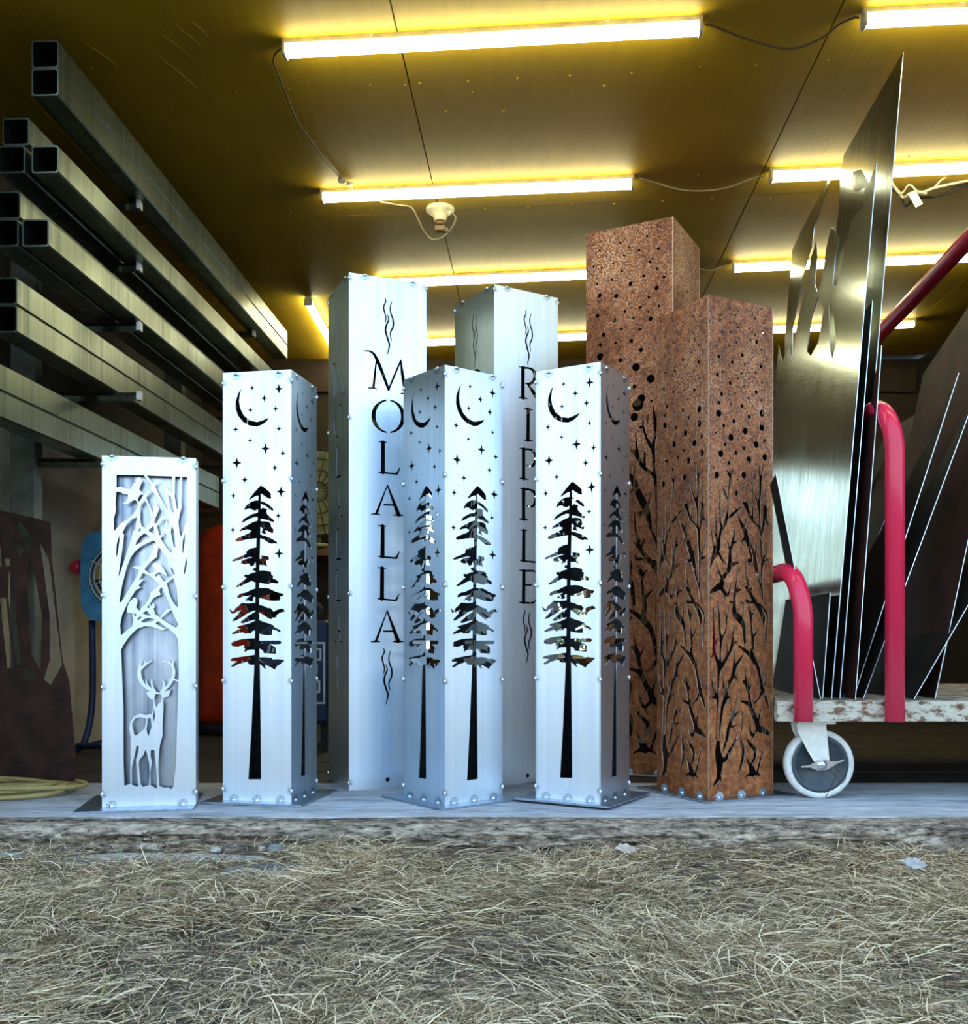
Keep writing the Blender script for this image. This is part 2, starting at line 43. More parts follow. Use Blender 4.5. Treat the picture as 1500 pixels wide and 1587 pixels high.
BRANCH = [[66.9,497.9,1.39,79.1,511.8,4.17,79.1,528.7,2.78,73.7,563.0,2.32,73.7,592.6,1.86,72.3,613.9,2.78,64.2,643.9,5.1,58.8,656.9,4.17,48.0,670.1,5.1,41.3,691.4,3.71,38.6,712.6,5.1,29.2,729.8,9.28,15.8,755.5,5.1,6.5,783.1,1.39],[92.8,489.6,1.16,81.9,511.6,3.25],[52.9,548.5,1.62,62.8,567.9,2.78,69.6,580.2,1.86,72.3,609.6,1.86],[42.1,555.6,1.62,42.1,602.9,2.09,44.0,645.0,2.78,50.7,665.7,4.64],[28.7,626.9,1.62,27.9,662.6,2.32,30.5,687.7,2.78,31.9,715.0,3.71],[34.6,658.1,0.93,27.9,666.8,1.86],[19.8,677.7,1.16,26.5,687.9,2.32],[11.0,672.9,1.86,15.8,705.2,2.32,23.8,730.0,3.71],[38.6,737.9,3.71,50.7,756.4,3.25,61.5,767.7,2.32],[72.3,635.0,3.25,88.7,623.5,4.17,102.3,613.2,3.25,118.8,601.6,2.32],[98.2,601.8,1.16,102.3,612.2,2.32],[109.2,624.5,1.86,121.6,647.3,4.17,135.4,668.0,6.49,140.9,684.8,6.96,154.8,714.2,7.89,168.8,743.7,8.35,177.2,771.4,6.03,184.2,800.2,3.71,196.9,831.2,2.78,203.9,867.7,2.32],[139.5,631.4,1.39,135.4,659.4,2.78],[124.3,700.5,2.32,138.2,687.1,4.64],[181.4,702.4,1.39,177.2,728.3,2.78,170.2,739.4,3.71],[149.3,755.1,3.71,168.8,752.3,4.64],[152.0,767.9,1.86,157.6,757.0,3.25],[128.5,586.1,1.86,140.9,595.0,6.03,150.6,613.7,4.17,160.4,632.4,4.17,182.8,650.6,3.25,195.5,665.1,5.1,198.3,690.8,4.64,199.7,718.8,4.17,203.9,748.9,6.03,199.7,777.1,3.25,199.7,806.7,2.32,203.1,865.6,2.09],[140.9,545.8,1.39,143.7,575.6,2.09,145.1,592.6,3.71],[166.0,593.5,1.62,165.4,634.3,3.25],[189.8,477.8,1.39,194.0,520.7,3.71,192.6,559.6,2.32,188.4,585.7,5.1,191.2,611.4,2.78,192.6,652.3,2.78,196.9,667.2,4.17],[203.9,472.4,1.16,196.9,522.6,2.32,195.5,561.5,1.86],[160.4,497.3,1.16,161.8,522.9,1.86,168.8,552.5,2.78,182.8,581.7,3.71],[175.8,498.3,1.86,173.0,520.0,1.39],[215.3,532.2,1.39,215.3,584.1,1.86,213.8,601.5,6.03,212.4,627.5,6.49,206.8,649.4,4.17,201.1,671.3,3.25],[201.1,580.6,1.16,209.6,597.4,3.25],[213.8,631.8,5.1,228.0,646.2,1.39],[229.5,670.0,1.39,226.6,704.8,2.09,216.7,733.3,2.32,208.2,746.6,4.17],[208.2,750.9,4.64,229.5,750.2,1.39],[98.2,666.6,1.39,92.8,693.4,3.71,85.9,717.0,4.17,80.5,732.1,4.64,79.1,755.4,5.57,80.5,770.2,8.35,69.6,791.7,5.1,52.0,811.2,5.57],[102.3,703.6,2.32,92.8,704.0,4.17],[69.6,700.7,1.16,79.1,727.9,3.25],[80.5,770.2,6.03,111.9,761.7,1.86],[31.9,776.0,1.39,41.3,796.8,2.78,50.7,811.2,3.25],[138.2,753.4,1.39,140.9,798.2,2.32,149.3,827.9,4.64],[103.7,784.3,0.93,104.5,809.2,1.39,99.6,839.7,3.71],[111.9,784.1,1.39,110.6,792.6,1.16],[222.4,778.6,0.93,216.7,800.4,1.39],[69.6,791.5,5.1,52.0,811.0,5.57,48.0,828.0,7.89,29.2,838.9,6.96,7.8,849.8,3.71],[48.0,836.4,6.03,61.5,853.0,4.64,73.7,854.9,3.25,83.2,822.9,1.39],[58.8,855.2,2.32,62.8,876.2,1.39],[101.0,841.6,5.57,96.9,860.8,4.17,95.5,882.1,5.1,96.9,909.7,7.89,110.6,922.3,8.81,127.1,939.2,6.96,132.6,960.5,5.1,135.4,994.7,4.17],[123.0,841.1,1.39,105.1,843.6,5.1],[77.8,877.0,1.86,94.1,880.0,2.78],[121.6,877.4,1.39,128.5,883.7,2.32,127.1,917.9,2.78],[135.4,831.2,1.39,149.3,840.6,5.57,160.4,857.5,5.1,177.2,878.7,5.57,196.9,904.3,6.03,206.8,925.8,6.03,205.3,944.1,2.32],[166.0,825.2,1.39,159.0,840.4,2.78],[140.9,864.3,1.39,143.7,874.9,3.25,168.8,876.7,3.71],[191.2,880.6,2.32,211.0,899.8,3.25,222.4,917.0,3.25,219.5,951.7,2.32,216.7,982.0,3.25,216.7,1003.6,1.86],[203.9,872.9,1.16,218.1,882.4,1.39],[146.5,889.9,1.16,157.6,915.4,5.57,159.0,939.0,2.32,163.2,971.2,4.17,166.0,1003.4,5.1,163.2,1027.0,5.57,182.8,1061.6,6.03,188.4,1078.9,5.1,196.9,1111.4,4.64,202.5,1133.1,4.17],[173.0,905.6,1.39,160.4,917.6,2.78],[187.0,958.2,1.86,168.8,977.6,3.25],[113.3,1005.3,2.32,132.6,1016.1,4.17,154.8,1031.2,5.57,171.6,1050.7,6.03],[132.6,1000.1,0.93,134.0,1014.0,1.39],[18.5,895.8,1.86,19.8,939.9,2.55,21.2,992.3,4.64,21.2,1019.6,5.1,29.2,1040.7,4.17,39.9,1064.0,6.96,37.2,1087.1,4.64,37.2,1126.4,2.32],[33.2,870.4,1.16,39.9,918.7,2.78,41.3,960.8,2.78,46.7,986.1,4.64,44.0,1024.0,2.32,44.0,1055.6,4.17],[58.8,901.6,0.93,66.9,929.0,2.78,64.2,960.7,2.32,48.0,986.1,4.17],[75.1,895.1,0.93,68.3,926.9,2.32],[35.9,981.9,1.39,26.5,998.7,3.71],[7.8,1038.4,1.39,18.5,1030.1,3.71],[94.1,947.9,1.39,90.0,981.9,3.25,88.7,998.9,5.1,80.5,1020.0,3.71,69.6,1034.8,4.64,53.4,1057.8,6.03,39.9,1074.5,5.1],[106.4,990.4,1.39,91.4,998.9,3.71],[66.9,994.6,1.16,71.0,1028.4,2.78],[95.5,1015.9,1.16,95.5,1052.0,3.25,96.9,1064.7,6.03,91.4,1088.0,5.57,80.5,1109.0,4.17,69.6,1127.2,4.64],[129.9,1028.9,1.86,116.1,1045.8,3.71,99.6,1064.8,4.64],[91.4,1088.0,4.17,107.8,1103.2,1.39],[7.8,1065.6,0.93,9.2,1090.8,1.86,13.2,1111.8,2.32,18.5,1126.0,3.25],[52.0,1087.3,0.93,54.7,1126.9,2.32],[134.0,1071.7,0.93,140.9,1106.0,3.25,152.0,1127.6,3.71],[129.9,1110.0,3.71,143.7,1112.5,3.25],[163.2,1108.6,0.93,157.6,1123.5,1.86],[196.9,960.4,0.93,196.9,1068.3,1.16],[211.0,1036.0,0.93,208.2,1111.6,1.16],[222.4,1079.4,1.16,213.8,1124.7,1.39],[213.8,808.9,0.93,222.4,873.7,1.16],[12.1,1107.4,2.94,23.4,1136.4,4.89,33.3,1152.2,5.38,34.7,1181.1,2.45,30.4,1218.7,1.96,30.4,1271.9,2.45],[10.7,1151.6,1.96,26.2,1152.0,3.43],[34.7,1107.8,1.47,33.3,1141.1,1.96],[77.4,1108.7,4.89,66.0,1137.5,5.87,63.1,1155.3,6.85,51.7,1181.6,4.89,46.0,1219.3,3.43,41.8,1250.2,2.45,40.3,1272.4,1.47],[54.6,1108.3,1.47,63.1,1137.4,2.94],[66.0,1155.3,4.89,80.3,1153.5,2.45,80.3,1171.4,1.47],[107.7,1109.3,1.47,104.8,1154.2,1.71,97.6,1192.1,2.94,91.8,1205.3,5.87,83.2,1225.1,4.89,74.6,1242.7,4.89,68.8,1269.2,4.89,60.3,1293.3,3.92,54.6,1308.7,1.96],[116.4,1193.8,1.22,97.6,1207.8,3.43],[81.7,1184.8,0.98,87.5,1198.5,2.45],[80.3,1238.4,3.43,94.7,1237.9,2.45,106.2,1235.0,1.22,107.7,1241.8,1.22],[36.1,1283.3,5.87,34.7,1307.6,8.32,40.3,1334.6,11.26,40.3,1363.5,7.83,34.7,1387.5,5.87,20.6,1402.1,2.94],[44.6,1383.7,3.43,47.4,1397.3,1.22],[46.0,1332.7,7.34,63.1,1331.4,5.38,77.4,1309.8,4.4,94.7,1288.3,3.43,110.6,1262.1,1.47],[120.7,1190.6,0.98,128.0,1208.9,1.96,123.6,1244.7,1.96,119.3,1271.5,1.96,126.6,1301.1,5.38,128.0,1326.0,4.89,119.3,1357.0,3.43,109.1,1377.7,1.22],[138.2,1110.0,5.87,147.0,1132.7,4.4,152.9,1160.0,4.4,155.8,1178.2,5.87,167.6,1205.7,6.36,182.4,1231.2,7.34,188.3,1247.4,8.32,209.2,1255.1,6.85,225.6,1264.9,4.4],[120.7,1165.9,2.45,141.2,1171.0,4.4,155.8,1178.2,4.89],[161.7,1115.0,0.98,154.3,1132.9,2.45],[197.2,1111.2,5.87,203.2,1134.1,6.36,215.1,1157.2,5.38,224.1,1180.3,2.45,228.6,1196.5,0.98],[197.2,1145.3,3.92,188.3,1161.0,3.43,170.5,1174.1,2.45],[212.1,1111.5,0.98,212.1,1136.6,2.45],[200.2,1188.7,1.47,191.3,1208.9,2.94,186.8,1229.1,3.92],[149.9,1230.0,0.98,157.3,1257.4,3.43,167.6,1266.9,4.4,182.4,1251.7,3.92],[167.6,1266.9,3.43,172.0,1285.3,1.22],[145.5,1279.5,1.96,155.8,1293.5,4.4,173.5,1310.3,5.38,172.0,1335.2,3.92,160.2,1350.4,2.94],[141.2,1333.5,1.47,152.9,1352.2,4.4,161.7,1368.6,8.81,167.6,1380.2,7.34,149.9,1381.4,3.43,133.8,1390.5,1.22],[167.6,1379.1,5.87,182.4,1381.2,3.92,195.7,1387.7,1.22],[182.4,1378.9,3.43,197.2,1334.3,2.94,209.2,1300.7,1.22]]
GDOTS = [52.5,436.4,12.8,183.4,489.3,14.1,235.9,535.2,14.1,202.8,598.1,14.1,177.4,659.2,14.1,51.1,395.9,7.7,65.0,362.1,7.7,42.1,293.1,7.7,104.9,317.4,7.7,50.4,223.5,7.7,111.7,235.2,7.7,163.9,201.9,7.7,256.3,231.1,7.7,235.9,332.4,7.7,165.9,396.8,7.7,201.4,433.0,7.7,126.7,459.0,7.7,177.4,555.0,7.1,196.1,362.8,5.8,129.4,350.6,5.1,110.3,395.6,5.1,143.7,293.0,5.1,198.1,287.9,5.8,228.7,258.3,5.1,264.2,293.0,5.1,174.7,321.3,4.5,227.3,306.4,3.8,161.2,270.0,3.8,67.0,278.7,3.2,96.6,176.0,5.1,40.7,182.2,3.8,131.5,152.8,4.5,211.4,183.1,5.1,282.5,198.9,5.1,28.1,118.8,5.1,59.4,128.2,3.8,100.8,120.5,4.5,232.6,138.5,5.1,257.7,166.9,3.8,262.3,99.4,5.8,194.1,92.2,5.1,158.5,76.1,3.8,126.7,54.2,4.5,222.7,49.1,4.5,51.1,64.3,3.8,140.3,99.8,4.5,268.1,60.8,3.2,174.7,233.8,3.2,237.9,611.5,5.1,200.8,696.6,6.4,60,640,20,120,700,22,190,620,20,40,740,20,150,600,12,90,560,12]
MOLALLA = [["c",[114.3,62.8,1.2,116.9,73.0,1.8,109.9,90.5,2.1,113.7,109.6,2.1,117.5,124.2,1.8,114.6,139.6,1.2]],["c",[136.4,71.3,1.2,132.0,86.1,1.8,132.6,104.2,2.1,140.6,127.3,2.4,140.6,148.5,2.4,132.6,166.1,2.1,132.6,179.7,1.8,135.2,192.1,1.2]],["c",[122.5,113.0,1.2,126.3,129.1,2.1,119.4,145.1,2.4,116.2,163.5,2.7,123.8,189.8,2.7,128.8,207.3,2.4,122.5,234.6,1.2]],["c",[109.6,1146.1,1.2,112.2,1156.3,1.8,105.2,1173.8,2.1,109.0,1192.9,2.1,112.8,1207.5,1.8,109.9,1222.9,1.2]],["c",[131.7,1154.6,1.2,127.3,1169.4,1.8,127.9,1187.5,2.1,135.9,1210.6,2.4,135.9,1231.8,2.4,127.9,1249.4,2.1,127.9,1263.0,1.8,130.5,1275.4,1.2]],["c",[117.8,1196.3,1.2,121.6,1212.4,2.1,114.7,1228.4,2.4,111.5,1246.8,2.7,119.1,1273.1,2.7,124.1,1290.6,2.4,117.8,1317.9,1.2]],["c",[49.7,232.6,1.5,65.2,232.6,2.4,77.7,238.7,3.6,88.6,255.5,4.81,101.1,282.7,4.81,126.3,344.9,3.6]],["c",[86.1,263.3,2.4,80.8,311.9,3.0,77.4,343.7,3.9]],["c",[61.2,345.6,1.5,77.7,344.6,2.4,88.0,346.6,1.5]],["c",[125.7,346.5,2.4,142.1,305.6,2.7,166.0,250.0,2.4]],["c",[166.0,250.0,1.8,170.8,290.5,4.5,180.4,347.2,4.81]],["c",[166.0,352.3,1.5,180.4,352.7,2.4,196.4,354.8,1.5]],["c",[117.3,378.8,2.2,110.1,381.1,2.48,103.3,384.5,2.91,97.0,389.0,3.45,91.4,394.4,4.05,86.6,400.6,4.66,82.8,407.5,5.2,80.0,414.8,5.63,78.2,422.5,5.91,77.7,430.3,6.01,78.2,438.0,5.91,80.0,445.4,5.63,82.8,452.4,5.2,86.6,458.9,4.66,91.4,464.5,4.05,97.0,469.3,3.45,103.3,473.0,2.91,110.1,475.6,2.48,117.3,477.1,2.2]],["c",[133.1,377.8,2.2,140.3,379.1,2.48,147.2,381.7,2.91,153.6,385.4,3.45,159.3,390.1,4.05,164.2,395.8,4.66,168.1,402.2,5.2,171.0,409.3,5.63,172.7,416.8,5.91,173.3,424.6,6.01,172.7,432.5,5.91,171.0,440.3,5.63,168.1,447.7,5.2,164.2,454.6,4.66,159.3,460.8,4.05,153.6,466.2,3.45,147.2,470.7,2.91,140.3,474.0,2.48,133.1,476.2,2.2]],["c",[94.1,507.3,1.19,104.7,508.6,1.98,120.3,507.8,1.19]],["c",[108.2,509.0,5.45,107.5,601.5,5.95]],["c",[93.4,601.6,1.49,106.1,603.0,2.48,148.7,603.7,2.48,154.5,601.1,2.97,163.1,583.0,1.19]],["c",[122.4,640.3,1.18,86.8,730.0,3.73]],["c",[122.4,640.3,1.96,158.3,730.0,5.89]],["c",[111.9,701.5,2.45,141.3,701.3,2.45]],["c",[70.1,732.5,1.18,84.7,731.5,2.45,99.3,732.5,1.18]],["c",[141.3,732.4,1.18,159.4,731.4,2.94,175.3,732.4,1.18]],["c",[93.0,766.0,1.2,103.4,767.6,2.0,118.8,767.3,1.2]],["c",[106.9,768.2,5.51,106.2,861.5,6.01]],["c",[92.3,861.2,1.5,104.8,863.0,2.5,146.8,865.1,2.5,152.5,862.7,3.0,160.9,844.7,1.2]],["c",[91.5,895.8,1.21,102.0,897.7,2.01,117.4,897.6,1.21]],["c",[105.5,898.3,5.53,104.8,992.1,6.04]],["c",[90.8,991.5,1.51,103.4,993.5,2.52,145.7,996.3,2.52,151.4,994.0,3.02,159.9,976.1,1.21]],["c",[121.3,1029.2,1.23,86.1,1122.6,3.89]],["c",[121.3,1029.2,2.05,156.7,1122.7,6.14]],["c",[110.9,1092.9,2.56,140.0,1092.8,2.56]],["c",[69.7,1125.2,1.23,84.0,1124.2,2.56,98.5,1125.2,1.23]],["c",[140.0,1125.3,1.23,157.8,1124.2,3.07,173.5,1125.3,1.23]],["d",[123.0,1551.7,6.0]]]
RIPPLE = [["c",[118.5,61.6,1.2,121.1,71.8,1.8,114.1,89.3,2.1,117.9,108.4,2.1,121.7,123.0,1.8,118.8,138.4,1.2]],["c",[140.6,70.1,1.2,136.2,84.9,1.8,136.8,103.0,2.1,144.8,126.1,2.4,144.8,147.3,2.4,136.8,164.9,2.1,136.8,178.5,1.8,139.4,190.9,1.2]],["c",[126.7,111.8,1.2,130.5,127.9,2.1,123.6,143.9,2.4,120.4,162.3,2.7,128.0,188.6,2.7,133.0,206.1,2.4,126.7,233.4,1.2]],["c",[114.4,1021.8,1.2,117.0,1032.0,1.8,110.0,1049.5,2.1,113.8,1068.6,2.1,117.6,1083.2,1.8,114.7,1098.6,1.2]],["c",[136.5,1030.3,1.2,132.1,1045.1,1.8,132.7,1063.2,2.1,140.7,1086.3,2.4,140.7,1107.5,2.4,132.7,1125.1,2.1,132.7,1138.7,1.8,135.3,1151.1,1.2]],["c",[122.6,1072.0,1.2,126.4,1088.1,2.1,119.5,1104.1,2.4,116.3,1122.5,2.7,123.9,1148.8,2.7,128.9,1166.3,2.4,122.6,1193.6,1.2]],["c",[93.0,246.1,1.23,107.9,247.3,2.05,117.8,246.7,3.07]],["c",[109.1,248.2,6.14,109.1,343.1,6.14]],["c",[93.0,345.8,1.43,109.1,343.1,3.07,126.6,344.4,1.43]],["c",[112.9,247.0,3.07,135.3,245.7,3.07,151.6,253.0,5.12,157.9,267.2,6.65,151.6,284.2,5.12,137.8,294.2,3.58,120.3,296.1,2.05]],["c",[126.6,295.8,3.07,149.1,320.6,5.63,168.0,340.6,6.14,187.1,345.0,1.53]],["c",[114.1,377.2,1.55,129.9,377.8,2.79,145.9,378.4,1.55]],["c",[129.9,377.8,5.58,128.8,476.7,5.89]],["c",[113.3,478.3,1.55,128.8,477.7,2.79,145.9,478.1,1.55]],["c",[96.0,505.7,1.21,110.7,507.5,2.02,120.5,507.3,3.02]],["c",[111.9,508.5,6.05,111.9,601.9,6.05]],["c",[96.0,604.0,1.41,111.9,601.9,3.02,129.1,604.0,1.41]],["c",[115.6,507.4,3.02,137.7,507.0,3.02,153.8,515.0,5.04,161.2,532.3,6.55,153.8,550.8,5.04,142.7,560.1,3.02,125.4,559.2,1.81]],["c",[95.8,634.1,1.22,110.7,636.2,2.04,120.6,636.2,3.06]],["c",[111.9,637.2,6.12,111.9,731.9,6.12]],["c",[95.8,733.6,1.43,111.9,731.9,3.06,129.3,734.3,1.43]],["c",[115.6,636.2,3.06,138.1,636.3,3.06,154.4,644.7,5.1,161.9,662.4,6.64,154.4,680.9,5.1,143.1,690.1,3.06,125.6,688.9,1.84]],["c",[98.1,767.3,1.22,109.1,768.9,2.03,125.3,768.6,1.22]],["c",[112.8,769.5,5.58,112.0,864.6,6.09]],["c",[97.3,864.2,1.52,110.6,866.1,2.54,155.1,868.2,2.54,161.1,865.8,3.04,170.1,847.5,1.22]],["c",[96.6,896.6,1.64,116.5,898.1,2.74,149.9,896.9,2.74,160.7,901.6,1.64]],["c",[113.2,898.3,6.02,111.8,998.7,6.02]],["c",[113.2,943.5,2.19,141.9,942.7,2.19]],["c",[96.6,999.0,1.64,116.5,999.7,2.74,149.9,999.1,2.74,164.8,979.3,1.64]],["d",[127.8,1555.3,6.0]]]
LIGHTS = [[[-0.587,2.926,2.17],[0.614,2.815,2.17]],[[1.035,2.783,2.17],[2.25,2.68,2.17]],[[-0.647,3.899,2.17],[0.579,3.777,2.17]],[[1.046,3.724,2.17],[2.259,3.6,2.17]],[[-0.553,4.85,2.17],[0.698,4.697,2.17]],[[1.133,4.639,2.17],[2.344,4.492,2.17]],[[-0.591,5.84,2.17],[0.637,5.678,2.17]],[[1.181,5.618,2.17],[2.313,5.468,2.17]],[[-0.89,5.221,2.17],[-0.88,6.171,2.1700000000000004]]]
CORDS = [[[-0.586,2.913,2.17],[-0.605,2.933,2.17],[-0.63,3.014,2.192],[-0.63,3.072,2.192],[-0.628,3.211,2.192],[-0.623,3.351,2.192],[-0.602,3.48,2.192],[-0.579,3.611,2.192],[-0.558,3.705,2.192],[-0.534,3.788,2.192]],[[0.617,2.814,2.18],[0.642,2.819,2.18],[0.728,2.84,2.16],[0.833,2.856,2.14],[0.896,2.853,2.14],[0.956,2.84,2.16],[0.992,2.814,2.18],[1.021,2.784,2.18],[1.037,2.784,2.18]],[[0.58,3.757,2.18],[0.617,3.773,2.18],[0.73,3.798,2.16],[0.826,3.792,2.15],[0.921,3.782,2.16],[0.999,3.757,2.18],[1.045,3.731,2.18]],[[0.695,4.634,2.18],[0.768,4.61,2.18],[0.917,4.615,2.17],[1.046,4.664,2.17],[1.103,4.65,2.18],[1.132,4.634,2.18]],[[-0.53,3.794,2.192],[-0.506,3.853,2.192],[-0.492,3.86,2.18]]]
LOOP = [[-0.406,3.956,2.18],[-0.334,4.014,2.192],[-0.29,4.038,2.192],[-0.268,4.097,2.17],[-0.245,4.153,2.14],[-0.215,4.189,2.125],[-0.174,4.168,2.125],[-0.132,4.119,2.145],[-0.115,4.084,2.17],[-0.13,4.058,2.18]]
HOLDER = [-0.177,4.056,2.2]
WIRE = [[1.53,3.789,2.18],[1.579,3.837,2.17],[1.603,3.848,2.15],[1.614,3.814,2.15],[1.66,3.837,2.16],[1.7,3.815,2.17],[1.746,3.81,2.18],[1.826,3.799,2.192],[1.951,3.757,2.192]]
NAILS = [[-0.616,3.179],[-0.463,3.172],[-0.357,3.154],[-0.248,3.154],[-0.201,3.147],[-0.05,3.135],[0.104,3.118],[0.265,3.105],[0.378,3.161],[-0.036,3.199],[-0.127,3.314],[0.063,3.311],[-0.786,4.09],[-0.548,4.129],[-0.385,4.122],[0.005,4.067],[0.178,4.045],[0.353,4.03],[0.378,3.158],[0.453,3.089],[0.656,3.056],[0.824,3.045],[0.986,3.018],[1.031,3.018],[1.144,3.268],[1.196,3.506],[1.528,3.623],[1.461,3.442],[0.521,4.02],[0.708,3.992],[0.9,3.973],[1.127,3.969],[0.802,3.768],[0.998,4.301],[1.066,4.309],[-1.197,3.062],[-0.969,3.222],[-0.788,3.196],[-1.14,3.226],[-0.814,3.542],[-0.788,4.097],[-0.946,4.167],[-1.143,5.113],[-1.004,4.58]]
SHEETS = {"S3":{"B":[1.057,2.93,0.289],"up":[0.086,0.0,0.996],"H":1.89,"P":[[[-0.004,0.0],[0.0,1.89],[0.542,1.85],[0.562,1.792],[0.543,1.649],[0.576,1.505],[0.585,1.328],[0.698,1.178],[0.789,0.868],[0.688,0.151],[0.581,0.0]]]},"S2":{"B":[0.993,2.88,0.289],"up":[0.084,0.0,0.996],"H":1.542,"P":[[[-0.003,0.0],[-0.0,1.542],[0.058,1.509],[0.154,1.595],[0.228,1.622],[0.245,1.592],[0.188,1.54],[0.093,1.513],[0.089,1.454],[0.162,1.462],[0.209,1.456],[0.245,1.401],[0.29,1.327],[0.307,1.292],[0.355,1.319],[0.35,1.4],[0.323,1.448],[0.395,1.512],[0.429,1.532],[0.471,1.479],[0.478,1.427],[0.499,1.37],[0.541,1.358],[0.584,1.4],[0.579,1.487],[0.615,1.557],[0.668,1.521],[0.682,1.458],[0.718,1.413],[0.756,1.367],[0.801,1.287],[0.807,1.194],[0.885,1.264],[0.973,1.24],[1.063,1.328],[1.069,1.165],[0.751,0.0]],[[0.52,1.34],[0.582,1.288],[0.612,1.174],[0.555,1.142],[0.469,1.166],[0.438,1.263]],[[0.387,1.284],[0.308,1.2],[0.255,1.102],[0.281,1.053],[0.322,1.101],[0.355,1.194]]]},"S1":{"B":[1.05,3.0,0.289],"up":[0.083,0.0,0.997],"H":1.579,"P":[[[-0.005,0.0],[0.136,0.356],[0.328,0.795],[0.604,1.078],[0.897,1.252],[0.941,1.391],[0.892,1.476],[0.844,1.559],[0.788,1.612],[0.746,1.644],[0.731,1.71],[0.641,1.767],[0.517,1.821],[0.676,1.806],[0.946,1.773],[1.208,1.744],[1.302,1.696],[1.235,1.4],[0.754,0.0]]]},"S4":{"B":[1.024,2.9,0.289],"up":[0.082,0.0,0.997],"H":1.152,"P":[[[0,0],[0,1.152],[0.3,1.102010414978785],[0.55,0.852010414978785],[0.6,0]]]},"S5":{"B":[1.054,2.86,0.289],"up":[0.074,0.0,0.997],"H":1.011,"P":[[[0,0],[0,1.011],[0.04,0.9309649131179359],[0.09,0.7109649131179359],[0.16,0.4549342109030712],[0.2,0.2021929826235872],[0.16,0.0]]]},"S6":{"B":[0.974,2.9,0.289],"up":[0.073,0.0,0.997],"H":0.307,"P":[[[0,0],[0,0.307],[0.5,0.3067992619720818],[0.6,0]]]},"S0":{"B":[0.959,2.87,0.289],"up":[-0.194,0.0,0.981],"H":0.658,"P":[[[0,0],[0,0.658],[0.085,0.6375261672949579],[0.085,0]]]},"R1":{"B":[1.091,2.9,0.289],"up":[0.348,0.0,0.938],"H":0.979,"P":[[[0,0],[0,0.979],[0.08,0.7286223703523793],[0.4,0.3],[0.6,0.2],[0.62,0]]]},"R2":{"B":[1.078,2.94,0.289],"up":[0.308,0.0,0.952],"H":0.999,"P":[[[0,0],[0,0.999],[0.07,0.7988714882305932],[0.4,0.32],[0.58,0]]]},"R3":{"B":[1.228,2.88,0.289],"up":[0.5,0.0,0.866],"H":0.461,"P":[[[0,0],[0,0.461],[0.6,0.4611286642255219],[0.62,0]]]},"R4":{"B":[1.195,3.62,0.289],"up":[0.377,0.0,0.926],"H":1.095,"P":[[[0,0],[0,1.095],[0.45,1.0949243637172708],[0.5,0]]]},"R0":{"B":[1.298,2.9,0.289],"up":[0.205,0.0,0.979],"H":1.241,"P":[[[0,0],[0,1.241],[0.25,1.3414302032493721],[0.68,1.141430203249372],[0.7,0]]]}}

